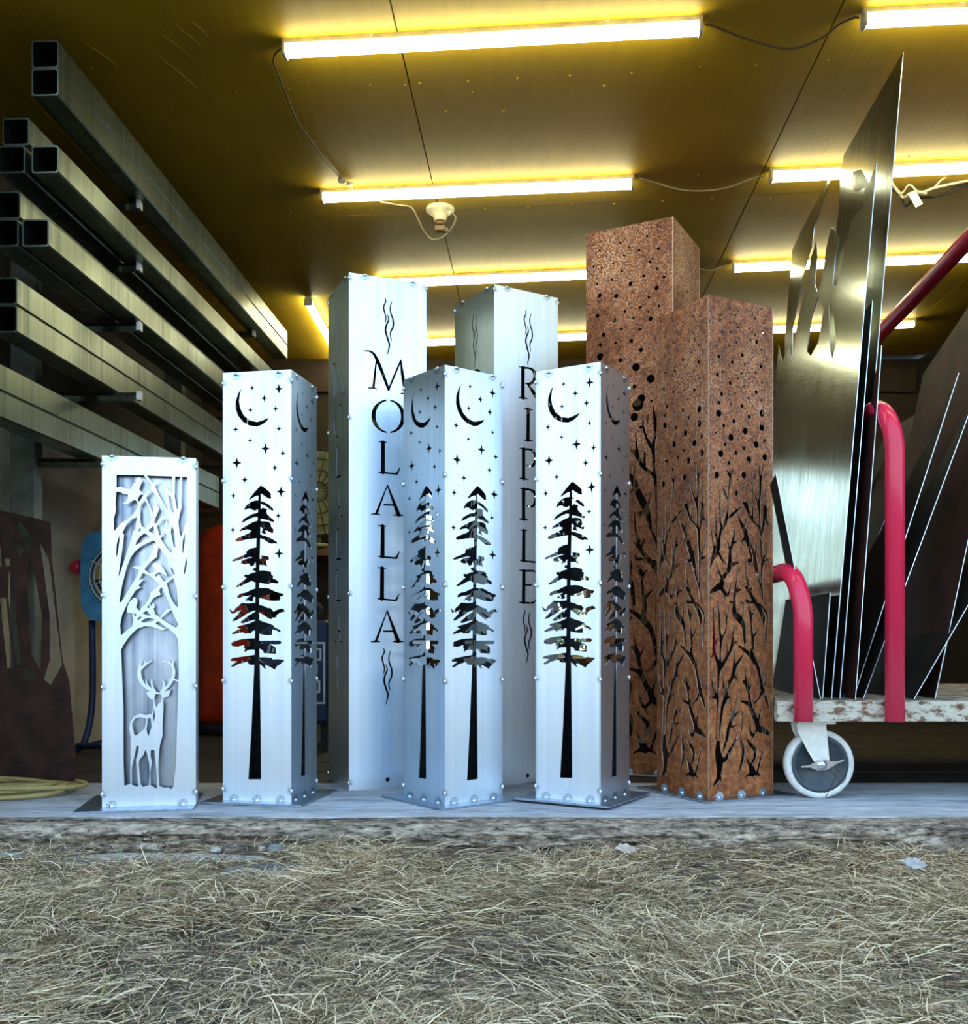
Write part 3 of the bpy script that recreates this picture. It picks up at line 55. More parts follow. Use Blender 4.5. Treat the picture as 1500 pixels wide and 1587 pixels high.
# ---------------------------------------------------------------- object helpers
def link(name, me, parent=None, mat=None, loc=None, rot=None):
    o = bpy.data.objects.new(name, me); COL.objects.link(o)
    if parent is not None: o.parent = parent
    if loc is not None: o.location = loc
    if rot is not None: o.rotation_euler = rot
    if mat is not None and me is not None and not me.materials:
        for m in (mat if isinstance(mat, (list, tuple)) else [mat]): me.materials.append(m)
    return o
def empty(name, loc=(0,0,0), rz=0.0):
    o = bpy.data.objects.new(name, None); COL.objects.link(o); o.empty_display_size = .05
    o.location = loc; o.rotation_euler = (0, 0, rz); return o
def tag(o, label=None, cat=None, group=None, kind=None):
    if label: o['label'] = label
    if cat: o['category'] = cat
    if group: o['group'] = group
    if kind: o['kind'] = kind
    return o
class MB:
    """collects vertices and faces for one mesh"""
    def __init__(s): s.v = []; s.f = []; s.m = []; s.sm = []
    def add(s, vs, fs, mi=0, smooth=False):
        b = len(s.v); s.v += [tuple(x) for x in vs]
        for f in fs: s.f.append(tuple(i+b for i in f)); s.m.append(mi); s.sm.append(smooth)
        return s
    def box(s, c, d, mi=0, M=None, bev=0.0):
        x, y, z = c; a, b, h = d[0]/2, d[1]/2, d[2]/2
        if bev <= 0:
            vs = [(i*a, j*b, k*h) for k in (-1, 1) for j in (-1, 1) for i in (-1, 1)]
            fs = [(0,2,3,1),(4,5,7,6),(0,1,5,4),(2,6,7,3),(0,4,6,2),(1,3,7,5)]
        else:
            vs = []
            for k, sh in ((-h, bev), (-h+bev, 0), (h-bev, 0), (h, bev)):
                for (i, j) in ((-1,-1),(1,-1),(1,1),(-1,1)):
                    p = (i*(a-sh), j*(b-sh)); q = bev if sh == 0 else 0
                    e1 = (i*(a-sh-q), j*(b-sh)); e2 = (i*(a-sh), j*(b-sh-q))
                    pr = (e1, e2) if i*j < 0 else (e2, e1)
                    if sh: pr = (p, p) if False else (( i*(a-sh-bev*.5), j*(b-sh)), (i*(a-sh), j*(b-sh-bev*.5))) if i*j < 0 else ((i*(a-sh), j*(b-sh-bev*.5)), (i*(a-sh-bev*.5), j*(b-sh)))
                    vs += [(pr[0][0], pr[0][1], k), (pr[1][0], pr[1][1], k)]
            fs = [tuple(range(7, -1, -1)), tuple(range(24, 32))]
            for r in range(3):
                for q in range(8): fs.append((r*8+q, r*8+(q+1) % 8, r*8+8+(q+1) % 8, r*8+8+q))
        vs = [Vector(v) for v in vs]
        if M is not None: vs = [M @ v for v in vs]
        vs = [(v[0]+x, v[1]+y, v[2]+z) for v in vs]
        return s.add(vs, fs, mi)
    def tube(s, pts, r, n=12, mi=0, cap=True, smooth=True):
        pts = [Vector(p) for p in pts]; rr = r if isinstance(r, (list, tuple)) else [r]*len(pts)
        t0 = (pts[1]-pts[0]).normalized(); up = Vector((0,0,1)) if abs(t0.z) < .9 else Vector((1,0,0))
        u = t0.cross(up).normalized(); vs = []
        for i, p in enumerate(pts):
            t = (pts[min(i+1, len(pts)-1)]-pts[max(i-1, 0)]).normalized()
            u = (u - t*u.dot(t)).normalized(); w = t.cross(u)
            for k in range(n):
                a = 2*math.pi*k/n; vs.append(p + (u*math.cos(a)+w*math.sin(a))*rr[i])
        fs = []
        for i in range(len(pts)-1):
            for k in range(n): fs.append((i*n+k, i*n+(k+1) % n, (i+1)*n+(k+1) % n, (i+1)*n+k))
        s.add(vs, fs, mi, smooth)
        if cap:
            b = len(s.v)-len(vs)
            s.f += [tuple(b+k for k in range(n-1, -1, -1)), tuple(b+(len(pts)-1)*n+k for k in range(n))]; s.m += [mi, mi]; s.sm += [False, False]
        return s
    def lathe(s, prof, n=32, mi=0, M=None, smooth=True):
        """profile (radius, height) turned round z"""
        vs = []
        for r, z in prof:
            for k in range(n):
                a = 2*math.pi*k/n; vs.append(Vector((r*math.cos(a), r*math.sin(a), z)))
        if M is not None: vs = [M @ v for v in vs]
        fs = []
        for i in range(len(prof)-1):
            for k in range(n): fs.append((i*n+k, i*n+(k+1) % n, (i+1)*n+(k+1) % n, (i+1)*n+k))
        return s.add(vs, fs, mi, smooth)
    def prism(s, poly, t, M=None, mi=0):
        """outline in local xz, thickness t along +y"""
        return s.plate([poly], t, M, mi)
    def plate(s, loops, t, M=None, mi=0, rim=None):
        tris = tessellate_polygon([[Vector((p[0], p[1], 0)) for p in l] for l in loops])
        flat = [p for l in loops for p in l]; n = len(flat)
        vs = [Vector((p[0], 0, p[1])) for p in flat] + [Vector((p[0], t, p[1])) for p in flat]
        fs = []
        for a, b, c in tris:
            A, B, C_ = flat[a], flat[b], flat[c]
            ar = (B[0]-A[0])*(C_[1]-A[1])-(B[1]-A[1])*(C_[0]-A[0])
            if abs(ar) < 1e-14: continue
            if ar < 0: b, c = c, b
            fs.append((a, b, c)); fs.append((a+n, c+n, b+n))
        nf = len(fs); o = 0
        for l in loops:
            m = len(l)
            for i in range(m):
                j = (i+1) % m; fs.append((o+i, o+i+n, o+j+n, o+j))
            o += m
        if M is not None: vs = [M @ v for v in vs]
        b0 = len(s.m); s.add(vs, fs, mi)
        if rim is not None:
            for k in range(b0+nf, len(s.m)): s.m[k] = rim
        return s
    def mesh(s, name, fix=True):
        me = bpy.data.meshes.new(name); me.from_pydata(s.v, [], s.f); me.update()
        me.polygons.foreach_set('material_index', s.m); me.polygons.foreach_set('use_smooth', s.sm)
        if fix:
            bm = bmesh.new(); bm.from_mesh(me); bmesh.ops.recalc_face_normals(bm, faces=bm.faces); bm.to_mesh(me); bm.free()
        return me
    def build(s, name, mat, parent=None, loc=None, rot=None):
        return link(name, s.mesh(name), parent, mat, loc, rot)

# ---------------------------------------------------------------- materials
class NM:
    def __init__(s, name):
        s.m = bpy.data.materials.new(name); s.m.use_nodes = True
        s.n = s.m.node_tree.nodes; s.l = s.m.node_tree.links; s.b = s.n['Principled BSDF']; s.tc = None
    def coord(s, scale=(1,1,1), kind='Object'):
        t = s.n.new('ShaderNodeTexCoord'); mp = s.n.new('ShaderNodeMapping'); mp.inputs['Scale'].default_value = scale
        s.l.new(t.outputs[kind], mp.inputs['Vector']); return mp.outputs[0]
    def noise(s, scale, detail=4, vec=None, rough=.55, out='Fac'):
        x = s.n.new('ShaderNodeTexNoise'); x.inputs['Scale'].default_value = scale; x.inputs['Detail'].default_value = detail
        x.inputs['Roughness'].default_value = rough
        if vec is not None: s.l.new(vec, x.inputs['Vector'])
        return x.outputs[out]
    def voro(s, scale, vec=None, feature='F1', out='Distance'):
        x = s.n.new('ShaderNodeTexVoronoi'); x.feature = feature; x.inputs['Scale'].default_value = scale
        if vec is not None: s.l.new(vec, x.inputs['Vector'])
        return x.outputs[out]
    def ramp(s, fac, stops):
        r = s.n.new('ShaderNodeValToRGB'); el = r.color_ramp.elements
        while len(el) > 1: el.remove(el[-1])
        el[0].position = stops[0][0]; el[0].color = (*c3(stops[0][1]), 1)
        for p, c in stops[1:]:
            e = el.new(p); e.color = (*c3(c), 1)
        s.l.new(fac, r.inputs[0]); return r.outputs[0]
    def mix(s, fac, a, b, mode='MIX'):
        x = s.n.new('ShaderNodeMix'); x.data_type = 'RGBA'; x.blend_type = mode
        for i, v in ((0, fac), (6, a), (7, b)):
            if hasattr(v, 'is_linked'): s.l.new(v, x.inputs[i])
            elif i == 0: x.inputs[0].default_value = v
            else: x.inputs[i].default_value = (*c3(v), 1)
        return x.outputs[2]
    def math(s, op, a, b=0.0):
        x = s.n.new('ShaderNodeMath'); x.operation = op
        for i, v in ((0, a), (1, b)):
            if hasattr(v, 'is_linked'): s.l.new(v, x.inputs[i])
            else: x.inputs[i].default_value = v
        return x.outputs[0]
    def set(s, **k):
        names = dict(color='Base Color', rough='Roughness', metal='Metallic', spec='Specular IOR Level', emit='Emission Color', estr='Emission Strength', aniso='Anisotropic')
        for a, v in k.items():
            i = s.b.inputs[names[a]]
            if hasattr(v, 'is_linked'): s.l.new(v, i)
            elif a in ('color', 'emit'): i.default_value = (*c3(v), 1)
            else: i.default_value = v
        return s
    def bump(s, h, strength=.3, dist=.01):
        b = s.n.new('ShaderNodeBump'); b.inputs['Strength'].default_value = strength; b.inputs['Distance'].default_value = dist
        s.l.new(h, b.inputs['Height']); s.l.new(b.outputs[0], s.b.inputs['Normal']); return s
def c3(c): return (c, c, c) if isinstance(c, (int, float)) else tuple(c[:3])
def simple(name, col, rough=.5, metal=0.0, var=.12, scale=25, bump=0.0):
    m = NM(name); v = m.noise(scale, 5, m.coord())
    lo = tuple(max(0, c*(1-2*var)) for c in c3(col)); hi = tuple(min(1, c*(1+2*var)) for c in c3(col))
    m.set(color=m.ramp(v, [(.3, lo), (.7, hi)]), rough=rough, metal=metal)
    if bump: m.bump(v, bump, .004)
    return m.m

def steel_mat(name, lo, hi, r0, r1, metal=1.0):
    m = NM(name)
    streak = m.noise(60, 3, m.coord((1, 1, .012)))
    cloud = m.noise(5, 4, m.coord((1, 1, .6)))
    f = m.math('ADD', m.math('MULTIPLY', streak, .45), m.math('MULTIPLY', cloud, .55))
    m.set(color=m.ramp(f, [(.32, lo), (.66, hi)]), metal=metal,
          rough=m.ramp(f, [(.3, r1), (.7, r0)]))
    return m.m
STEEL = steel_mat('mill_finish_steel', (.62, .75, .88), (.80, .90, .98), .33, .40)
INSHADE = simple('steel_inside_shade', (.03, .034, .04), .6, .5, .3, 30)  # near-black colour paints the shade inside the hollow steel boxes
CUTEDGE = simple('worn_cut_edge', (.62, .46, .34), .45, .5, .25, 60)
RUSTSHADE = simple('rust_inside_shade', (.03, .014, .008), .8, .1, .3, 30)  # rust darkened on inner faces, shade painted into the colour
STEEL_BACK = steel_mat('reflection_tinted_backing', (.04, .09, .19), (.62, .71, .82), .24, .36)  # blotchy blue tones put sky reflections into the colour
PLATE = steel_mat('base_plate_steel', (.18, .24, .31), (.42, .50, .58), .3, .45)
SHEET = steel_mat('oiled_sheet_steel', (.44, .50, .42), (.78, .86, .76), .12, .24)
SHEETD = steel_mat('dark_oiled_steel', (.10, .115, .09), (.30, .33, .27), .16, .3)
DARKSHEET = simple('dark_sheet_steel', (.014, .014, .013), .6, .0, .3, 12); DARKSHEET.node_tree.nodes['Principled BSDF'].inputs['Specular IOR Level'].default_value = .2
TUBEM = steel_mat('galvanised_tube', (.08, .10, .08), (.30, .34, .27), .28, .42)
BEAD = simple('weld_bead_metal', (.75, .78, .8), .25, 1.0)
HEAT = simple('heat_blued_steel', (.48, .58, .66), .35, 1.0, .2, 120)

def rust_mat():
    m = NM('rusted_steel'); co = m.coord()
    big = m.noise(5, 5, co); mid = m.noise(45, 5, co, .7); fine = m.noise(150, 3, co, .65)
    base = m.ramp(m.math('ADD', m.math('MULTIPLY', big, .35), m.math('MULTIPLY', mid, .65)),
                  [(.34, (.06, .017, .006)), (.44, (.23, .062, .014)), (.55, (.45, .15, .036)), (.67, (.68, .31, .10))])
    z = m.n.new('ShaderNodeSeparateXYZ'); m.l.new(co, z.inputs[0])
    up = m.ramp(m.math('MULTIPLY', z.outputs['Z'], .5), [(.15, .06), (.40, .32), (.62, .62), (.72, .5), (.80, .6), (.92, 1)])
    speck = m.ramp(fine, [(.50, 0), (.57, 1)])
    bare = m.ramp(m.noise(5, 4, co), [(.40, .35), (.64, 1)])
    sp = m.math('MULTIPLY', speck, m.math('MULTIPLY', bare, up))
    col = m.mix(sp, base, (.74, .62, .56))
    dark = m.ramp(m.noise(190, 3, m.coord((1, 1, .9)), .7), [(.37, 1), (.45, 0)])
    col = m.mix(m.math('MULTIPLY', dark, .85), col, (.03, .011, .006))
    m.set(color=col, rough=m.ramp(sp, [(0, .75), (1, .34)]), metal=m.math('MULTIPLY', sp, .6))
    m.bump(m.math('ADD', mid, fine), .5, .002)
    return m.m
RUST = rust_mat()
SCRAP = simple('dark_rusty_scrap', (.055, .022, .014), .75, .1, .3, 14, .2)
RUSTSHEET = simple('dark_red_rusted_sheet', (.05, .013, .009), .6, .2, .35, 9, .1)

def ceiling_mat():
    m = NM('yellow_painted_plywood'); co = m.coord()
    v = m.noise(3, 5, co); g = m.noise(40, 4, m.coord((1, .12, 1)))
    f = m.math('ADD', m.math('MULTIPLY', v, .6), m.math('MULTIPLY', g, .4))
    m.set(color=m.ramp(f, [(.3, (.50, .305, .010)), (.7, (.64, .43, .022))]), rough=.55, spec=.3)
    h = m.math('ADD', g, m.math('MULTIPLY', m.noise(160, 3, co), .5))
    m.bump(h, .22, .004); return m.m
CEIL = ceiling_mat()
def wall_mat(name, lo, hi, sc=2.5):
    m = NM(name); co = m.coord()
    v = m.noise(sc, 6, co, .65)
    m.set(color=m.ramp(v, [(.3, lo), (.68, hi)]), rough=.75); m.bump(m.noise(80, 4, co), .1, .003); return m.m
CREAM = wall_mat('stained_cream_board', (.50, .46, .33), (.86, .83, .72))
BACKW = wall_mat('brown_back_boards', (.014, .008, .003), (.05, .026, .007), 5)
DARKW = wall_mat('dark_boards', (.012, .010, .008), (.035, .028, .02), 5)
def floor_mat():
    m = NM('worn_grey_slab'); co = m.coord((.35, 1.6, 1))
    v = m.noise(7, 8, co, .7); w = m.noise(45, 6, m.coord((.25, 1.5, 1)), .7)
    f = m.math('ADD', m.math('MULTIPLY', v, .5), m.math('MULTIPLY', w, .5))
    c = m.ramp(f, [(.36, (.10, .115, .13)), (.46, (.42, .45, .48)), (.60, (.70, .73, .75))])
    pit = m.ramp(m.voro(60, m.coord((.5, 1.5, 1))), [(.05, 1), (.14, 0)])
    c = m.mix(m.math('MULTIPLY', pit, .6), c, (.06, .06, .06))
    m.set(color=c, rough=.7); m.bump(f, .4, .006); return m.m
FLOORM = floor_mat()
def timber_mat():
    m = NM('rotten_weathered_timber')
    co = m.coord((.4, 1, 1)); v = m.noise(55, 8, co, .8); w = m.noise(9, 6, m.coord((.5, 1, 1)), .7)
    f = m.math('ADD', m.math('MULTIPLY', v, .65), m.math('MULTIPLY', w, .35))
    c = m.ramp(f, [(.37, (.025, .018, .013)), (.45, (.16, .12, .085)), (.52, (.44, .35, .245)), (.62, (.86, .73, .54))])
    crack = m.ramp(m.noise(48, 7, m.coord((.4, 1, 1.6)), .8), [(.41, 1), (.46, 0)])
    c = m.mix(m.math('MULTIPLY', crack, .9), c, (.012, .010, .008))
    moss = m.ramp(m.noise(4, 5, m.coord()), [(.55, 0), (.72, .5)])
    c = m.mix(moss, c, (.08, .09, .035))
    m.set(color=c, rough=.9); m.bump(m.math('SUBTRACT', f, m.math('MULTIPLY', crack, .25)), .8, .012); return m.m
TIMBER = timber_mat()
def soil_mat():
    m = NM('dry_soil'); co = m.coord(); v = m.noise(9, 8, co, .7); w = m.noise(70, 5, co, .7)
    f = m.math('ADD', m.math('MULTIPLY', v, .5), m.math('MULTIPLY', w, .5))
    m.set(color=m.ramp(f, [(.35, (.035, .024, .015)), (.5, (.11, .078, .05)), (.66, (.27, .21, .15))]), rough=.95)
    m.bump(f, .7, .01); return m.m
SOIL = soil_mat()
def straw_mat():
    m = NM('dry_straw'); a = m.n.new('ShaderNodeAttribute'); a.attribute_name = 'tint'
    m.set(color=m.ramp(a.outputs['Fac'], [(0, (.05, .033, .018)), (.3, (.22, .15, .075)), (.6, (.66, .475, .26)), (.93, (1.0, .81, .50)), (.96, (.20, .24, .06)), (1, (.26, .30, .09))]), rough=.65)
    return m.m
STRAW = straw_mat()
RED = NM('red_enamel').set(color=(.80, .03, .09), rough=.22).m
DARKRED = RED
def wornwhite():
    m = NM('chipped_cream_paint'); co = m.coord()
    v = m.noise(38, 6, m.coord((.5, 1, 1)), .7)
    c = m.ramp(v, [(.40, (.12, .045, .022)), (.46, (.30, .2, .13)), (.5, (.58, .54, .42)), (.7, (.72, .68, .54))])
    m.set(color=c, rough=.6); m.bump(v, .3, .003); return m.m
DECKP = wornwhite()
WHITEM = simple('white_paint', (.85, .84, .76), .4, 0, .06, 40)
RUBBER = simple('grey_white_rubber', (.74, .74, .69), .6, 0, .1, 60)
HUBM = simple('dark_grey_hub', (.05, .065, .075), .4, .2, .15, 30)
BLACKM = simple('black_rubber', (.012, .012, .012), .6)
BLUEM = simple('sky_blue_plastic', (.06, .30, .55), .4, 0, .12, 20)
NAVY = simple('navy_enamel', (.012, .03, .10), .4, 0, .2, 20)
PALE = simple('pale_print', (.75, .78, .80), .5)
ORANGE = simple('orange_red_enamel', (.42, .03, .004), .3, 0, .2, 8)
HOSEM = simple('yellow_hose_rubber', (.50, .40, .15), .55)
CORDM = simple('cable_jacket', (.62, .52, .30), .5)
DARKCORD = simple('brown_cable', (.12, .07, .02), .5)
PORC = simple('ivory_porcelain', (.80, .74, .50), .3)
HOUSE = simple('lamp_housing', (.72, .68, .50), .45)
TUBEL = NM('glowing_tube'); TUBEL.set(color=(.9, .9, .85), emit=(1.0, .97, .66), estr=20.0); TUBEL = TUBEL.m
WOODO = simple('orange_wood', (.30, .13, .03), .6, 0, .3, 12)
OLIVE = simple('olive_fan_paint', (.22, .24, .10), .5, 0, .2, 14)
STONE = simple('grey_stone', (.13, .12, .105), .85, 0, .25, 30, .5)
PALESTONE = simple('pale_stone', (.42, .37, .30), .85, 0, .2, 40, .4)
BLUESTONE = simple('blue_grey_stone', (.17, .20, .20), .8, 0, .2, 40, .4)
LEAFM = simple('dry_leaf', (.50, .40, .32), .8, 0, .2, 40, .3)
PALELEAF = simple('pale_leaf', (.42, .40, .38), .7, 0, .2, 40, .3)
GREYP = simple('grey_painted_steel', (.16, .17, .13), .5, .2, .2, 14)

# ---------------------------------------------------------------- cut-out patterns: signed fields -> outlines -> plates with holes
def seg_pts(n_, m_, g):
    return None
class Field:
    def __init__(s, w, h, g=1.0):
        s.g = g; s.nx = int(round(w/g))+1; s.ny = int(round(h/g))+1
        s.x = np.linspace(0, w, s.nx); s.y = np.linspace(0, h, s.ny); s.w = w; s.h = h
        s.F = np.full((s.ny, s.nx), -6.0)
    def win(s, x0, x1, y0, y1, pad=5):
        i0 = max(0, int((x0-pad)/s.w*(s.nx-1))); i1 = min(s.nx, int((x1+pad)/s.w*(s.nx-1))+2)
        j0 = max(0, int((y0-pad)/s.h*(s.ny-1))); j1 = min(s.ny, int((y1+pad)/s.h*(s.ny-1))+2)
        if i1 <= i0 or j1 <= j0: return None
        X, Y = np.meshgrid(s.x[i0:i1], s.y[j0:j1]); return slice(j0, j1), slice(i0, i1), X, Y
    def put(s, wn_, d, op):
        a, b = wn_[0], wn_[1]
        s.F[a, b] = np.maximum(s.F[a, b], d) if op > 0 else np.minimum(s.F[a, b], -d)
    def poly(s, p, op=1):
        P = np.array(p, float).reshape(-1, 2); Q = np.roll(P, -1, 0)
        w = s.win(P[:,0].min(), P[:,0].max(), P[:,1].min(), P[:,1].max())
        if w is None: return
        X, Y = w[2], w[3]; D = np.full(X.shape, 1e9); ins = np.zeros(X.shape, bool)
        for (ax, ay), (bx, by) in zip(P, Q):
            dx, dy = bx-ax, by-ay; L = dx*dx+dy*dy+1e-12
            t = np.clip(((X-ax)*dx+(Y-ay)*dy)/L, 0, 1)
            D = np.minimum(D, (X-ax-t*dx)**2+(Y-ay-t*dy)**2)
            if ay != by: ins ^= ((ay > Y) != (by > Y)) & (X < (bx-ax)*(Y-ay)/(by-ay)+ax)
        d = np.sqrt(D); s.put(w, np.clip(np.where(ins, d, -d), -6, 6), op)
    def chain(s, c, op=1, rmin=.75):
        c = np.array(c, float).reshape(-1, 3)
        # smooth the joints of the stroke
        if len(c) > 2:
            t = np.arange(len(c)); tt = np.linspace(0, len(c)-1, (len(c)-1)*5+1); q = []
            for k in range(3):
                y = c[:, k]; m = np.gradient(y); i = np.minimum(tt.astype(int), len(c)-2); f = tt-i
                q.append((2*f**3-3*f**2+1)*y[i]+(f**3-2*f**2+f)*m[i]+(-2*f**3+3*f**2)*y[i+1]+(f**3-f**2)*m[i+1])
            c = np.array(q).T
        for (ax, ay, ar), (bx, by, b_r) in zip(c[:-1], c[1:]):
            ar = max(ar, rmin); b_r = max(b_r, rmin); R = max(ar, b_r)
            w = s.win(min(ax, bx)-R, max(ax, bx)+R, min(ay, by)-R, max(ay, by)+R, 4)
            if w is None: continue
            X, Y = w[2], w[3]; dx, dy = bx-ax, by-ay; L = dx*dx+dy*dy+1e-12
            t = np.clip(((X-ax)*dx+(Y-ay)*dy)/L, 0, 1)
            s.put(w, np.clip(ar+(b_r-ar)*t-np.hypot(X-ax-t*dx, Y-ay-t*dy), -6, 6), op)
    def shape(s, t, op=1):
        if t[0] == 'p': s.poly(t[1], op)
        elif t[0] == 'c': s.chain(t[1], op)
        else: s.chain([t[1][0], t[1][1], t[1][2], t[1][0]+.01, t[1][1], t[1][2]], op)
    def loops(s, margin=3.0, tol=.22, minarea=3.0):
        F = s.F.copy(); X, Y = np.meshgrid(s.x, s.y)
        F = np.minimum(F, np.minimum(np.minimum(X, s.w-X), np.minimum(Y, s.h-Y))-margin)
        F[np.abs(F) < 1e-4] = 1e-4
        ny, nx = F.shape; I = F > 0
        code = (I[:-1,:-1]*1+I[:-1,1:]*2+I[1:,1:]*4+I[1:,:-1]*8)
        js, is_ = np.nonzero((code > 0) & (code < 15))
        # edges: 0 top(j,i)-(j,i+1)  1 right  2 bottom  3 left
        tab = {1:[(3,0)],2:[(0,1)],3:[(3,1)],4:[(1,2)],5:[(3,0),(1,2)],6:[(0,2)],7:[(3,2)],8:[(2,3)],9:[(2,0)],10:[(0,1),(2,3)],11:[(2,1)],12:[(1,3)],13:[(1,0)],14:[(0,3)]}
        nxt = {}
        def eid(j, i, e):
            return (j, i, 0) if e == 0 else (j, i+1, 1) if e == 1 else (j+1, i, 0) if e == 2 else (j, i, 1)
        for j, i in zip(js.tolist(), is_.tolist()):
            for a, b in tab[int(code[j, i])]: nxt[eid(j, i, a)] = eid(j, i, b)
        def pt(e):
            j, i, k = e
            if k == 0:
                a, b = F[j, i], F[j, i+1]; t = a/(a-b); return (s.x[i]+t*(s.x[i+1]-s.x[i]), s.y[j])
            a, b = F[j, i], F[j+1, i]; t = a/(a-b); return (s.x[i], s.y[j]+t*(s.y[j+1]-s.y[j]))
        out = []
        while nxt:
            st = next(iter(nxt)); cur = st; l = []
            while cur in nxt:
                l.append(pt(cur)); cur = nxt.pop(cur)
            P = np.array(l)
            if len(P) < 4: continue
            A = .5*abs(np.sum(P[:,0]*np.roll(P[:,1], -1)-P[:,1]*np.roll(P[:,0], -1)))
            if A < minarea: continue
            k = int(np.argmax(np.hypot(*(P-P[0]).T)))
            if k == 0: continue
            Q = np.vstack([rdp(P[:k+1], tol)[:-1], rdp(np.vstack([P[k:], P[:1]]), tol)[:-1]])
            if len(Q) >= 3: out.append(Q)
        return out
def rdp(P, tol):
    keep = np.zeros(len(P), bool); keep[0] = keep[-1] = True; st = [(0, len(P)-1)]
    while st:
        a, b = st.pop()
        if b-a < 2: continue
        d = P[b]-P[a]; L = np.hypot(*d); q = P[a+1:b]-P[a]
        ds = np.abs(q[:,0]*d[1]-q[:,1]*d[0])/L if L > 1e-9 else np.hypot(q[:,0], q[:,1])
        k = int(np.argmax(ds))
        if ds[k] > tol: k += a+1; keep[k] = True; st += [(a, k), (k, b)]
    return P[keep]
def panel_mesh(name, w, h, loops, t=.003, mat=None):
    """w, h in metres; loops in millimetres from the upper left corner; local x right, z up from the lower edge, outer face at y=0"""
    P = [[(0, 0), (w, 0), (w, h), (0, h)]] + [[(p[0]/1000, h-p[1]/1000) for p in l] for l in loops]
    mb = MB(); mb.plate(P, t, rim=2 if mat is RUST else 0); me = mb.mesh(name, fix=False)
    me.materials.append(mat); me.materials.append(RUSTSHADE if mat is RUST else INSHADE); me.materials.append(CUTEDGE)
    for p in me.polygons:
        if p.normal.y > .9: p.material_index = 1  # inner face gets the painted shade colour
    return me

# ---------------------------------------------------------------- the shed
depx, depy = .0541, 1.0          # direction in which the ceiling sheets run
ZC = 2.2
structure = lambda o: tag(o, kind='structure')
floor = MB().box((.2, 2.925, -.06), (6.2, .61, .12)).build('floor', FLOORM); structure(floor)
DPL = wall_mat('shade_darkened_planks', (.010, .008, .006), (.06, .042, .024), 9)  # brown planks, colour darkened to carry the shade inside the shed
yy = 3.2345
while yy < 6.3:
    MB().box((.2, yy+.07, -.055+random.uniform(-.002, 0)), (6.2, .136, .11)).build('floor_plank', DPL, floor); yy += .14
ceil = MB().box((.45, 4.4, ZC+.03), (5.2, 3.9, .02)).build('ceiling', DARKW); structure(ceil)
def cp(a, b):                    # a: metres across, b: metres deep, in the skewed grid of the ceiling sheets
    return (a + depx*b, b - .1153*(a + depx*b - .05))
acr = [-2.6, -1.63, -.402, .826, 2.05, 2.9]; dep = [2.48, 4.057, 6.45]
for i in range(5):
    for j in range(2):
        g = .0022
        q = [cp(acr[i]+g, dep[j]+g), cp(acr[i+1]-g, dep[j]+g), cp(acr[i+1]-g, dep[j+1]-g), cp(acr[i]+g, dep[j+1]-g)]
        zz = random.uniform(-.0015, .0015)
        mb = MB(); mb.add([(x, y, ZC+zz) for x, y in q]+[(x, y, ZC+.018) for x, y in q], [(3,2,1,0),(4,5,6,7),(0,1,5,4),(1,2,6,5),(2,3,7,6),(3,0,4,7)])
        mb.build('plywood_panel', CEIL, ceil)
mb = MB()
for x, y in NAILS:
    r = random.uniform(.0035, .006); mb.lathe([(0.0001, -.0035), (r*.7, -.003), (r, -.0005), (r, .002)], 7, 0, Matrix.Translation((x, y, ZC)))
tag(mb.build('nail_heads', CEIL, ceil), kind='stuff')
# blisters and curling paint near the front left of the ceiling
mb = MB()
for x0, y0, x1, y1 in [(-1.02,2.86,-.86,3.3),(-.97,2.8,-.83,3.1),(-.9,2.78,-.8,3.02),(-.84,2.78,-.78,2.95),(-1.2,2.85,-1.08,3.12)]:
    n_ = 8; mb.tube([(x0+(x1-x0)*k/n_+.002*math.sin(k*1.9), y0+(y1-y0)*k/n_+0*x0, ZC+.005) for k in range(n_+1)], [.002+.007*math.sin(math.pi*k/n_) for k in range(n_+1)], 6)
tag(mb.build('paint_wrinkles', CEIL, ceil), kind='stuff')

wl_ = MB().box((-1.80, 4.4, 1.1), (.1, 3.7, 2.2)).build('wall_left', DARKW); structure(wl_)
for y0, y1 in ((2.9, 3.62), (3.625, 4.8)): MB().box((-1.743, (y0+y1)/2, .63), (.012, y1-y0-.006, 1.25)).build('wall_board', CREAM, wl_)
wr_ = MB().box((2.75, 4.4, 1.1), (.1, 3.7, 2.2)).build('wall_right', DARKW); structure(wr_)
mb = MB(); WX0, WX1, WZ0, WZ1 = -.55, .70, .34, 1.66
mb.plate([[(-1.76, 0), (2.7, 0), (2.7, 2.2), (-1.76, 2.2)], [(WX0, WZ0), (WX0, WZ1), (WX1, WZ1), (WX1, WZ0)]], .1, Matrix.Translation((0, 6.25, 0)))
wb_ = mb.build('wall_back', BACKW); structure(wb_)
GL = bpy.data.materials.new('window_glass'); GL.use_nodes = True; gn = GL.node_tree.nodes; gl_ = GL.node_tree.links
gn.remove(gn['Principled BSDF']); gt = gn.new('ShaderNodeBsdfTransparent'); gg = gn.new('ShaderNodeBsdfGlossy'); gf = gn.new('ShaderNodeFresnel'); gm = gn.new('ShaderNodeMixShader')
gg.inputs['Roughness'].default_value = .02; gt.inputs['Color'].default_value = (.93, .96, .94, 1)
gl_.new(gf.outputs[0], gm.inputs[0]); gl_.new(gt.outputs[0], gm.inputs[1]); gl_.new(gg.outputs[0], gm.inputs[2]); gl_.new(gm.outputs[0], gn['Material Output'].inputs['Surface'])
wx, wz = (WX0+WX1)/2, (WZ0+WZ1)/2
mb = MB(); mb.plate([[(WX0, WZ0), (WX1, WZ0), (WX1, WZ1), (WX0, WZ1)], [(WX0+.04, WZ0+.04), (WX0+.04, WZ1-.04), (WX1-.04, WZ1-.04), (WX1-.04, WZ0+.04)]], .06, Matrix.Translation((0, 6.27, 0)))
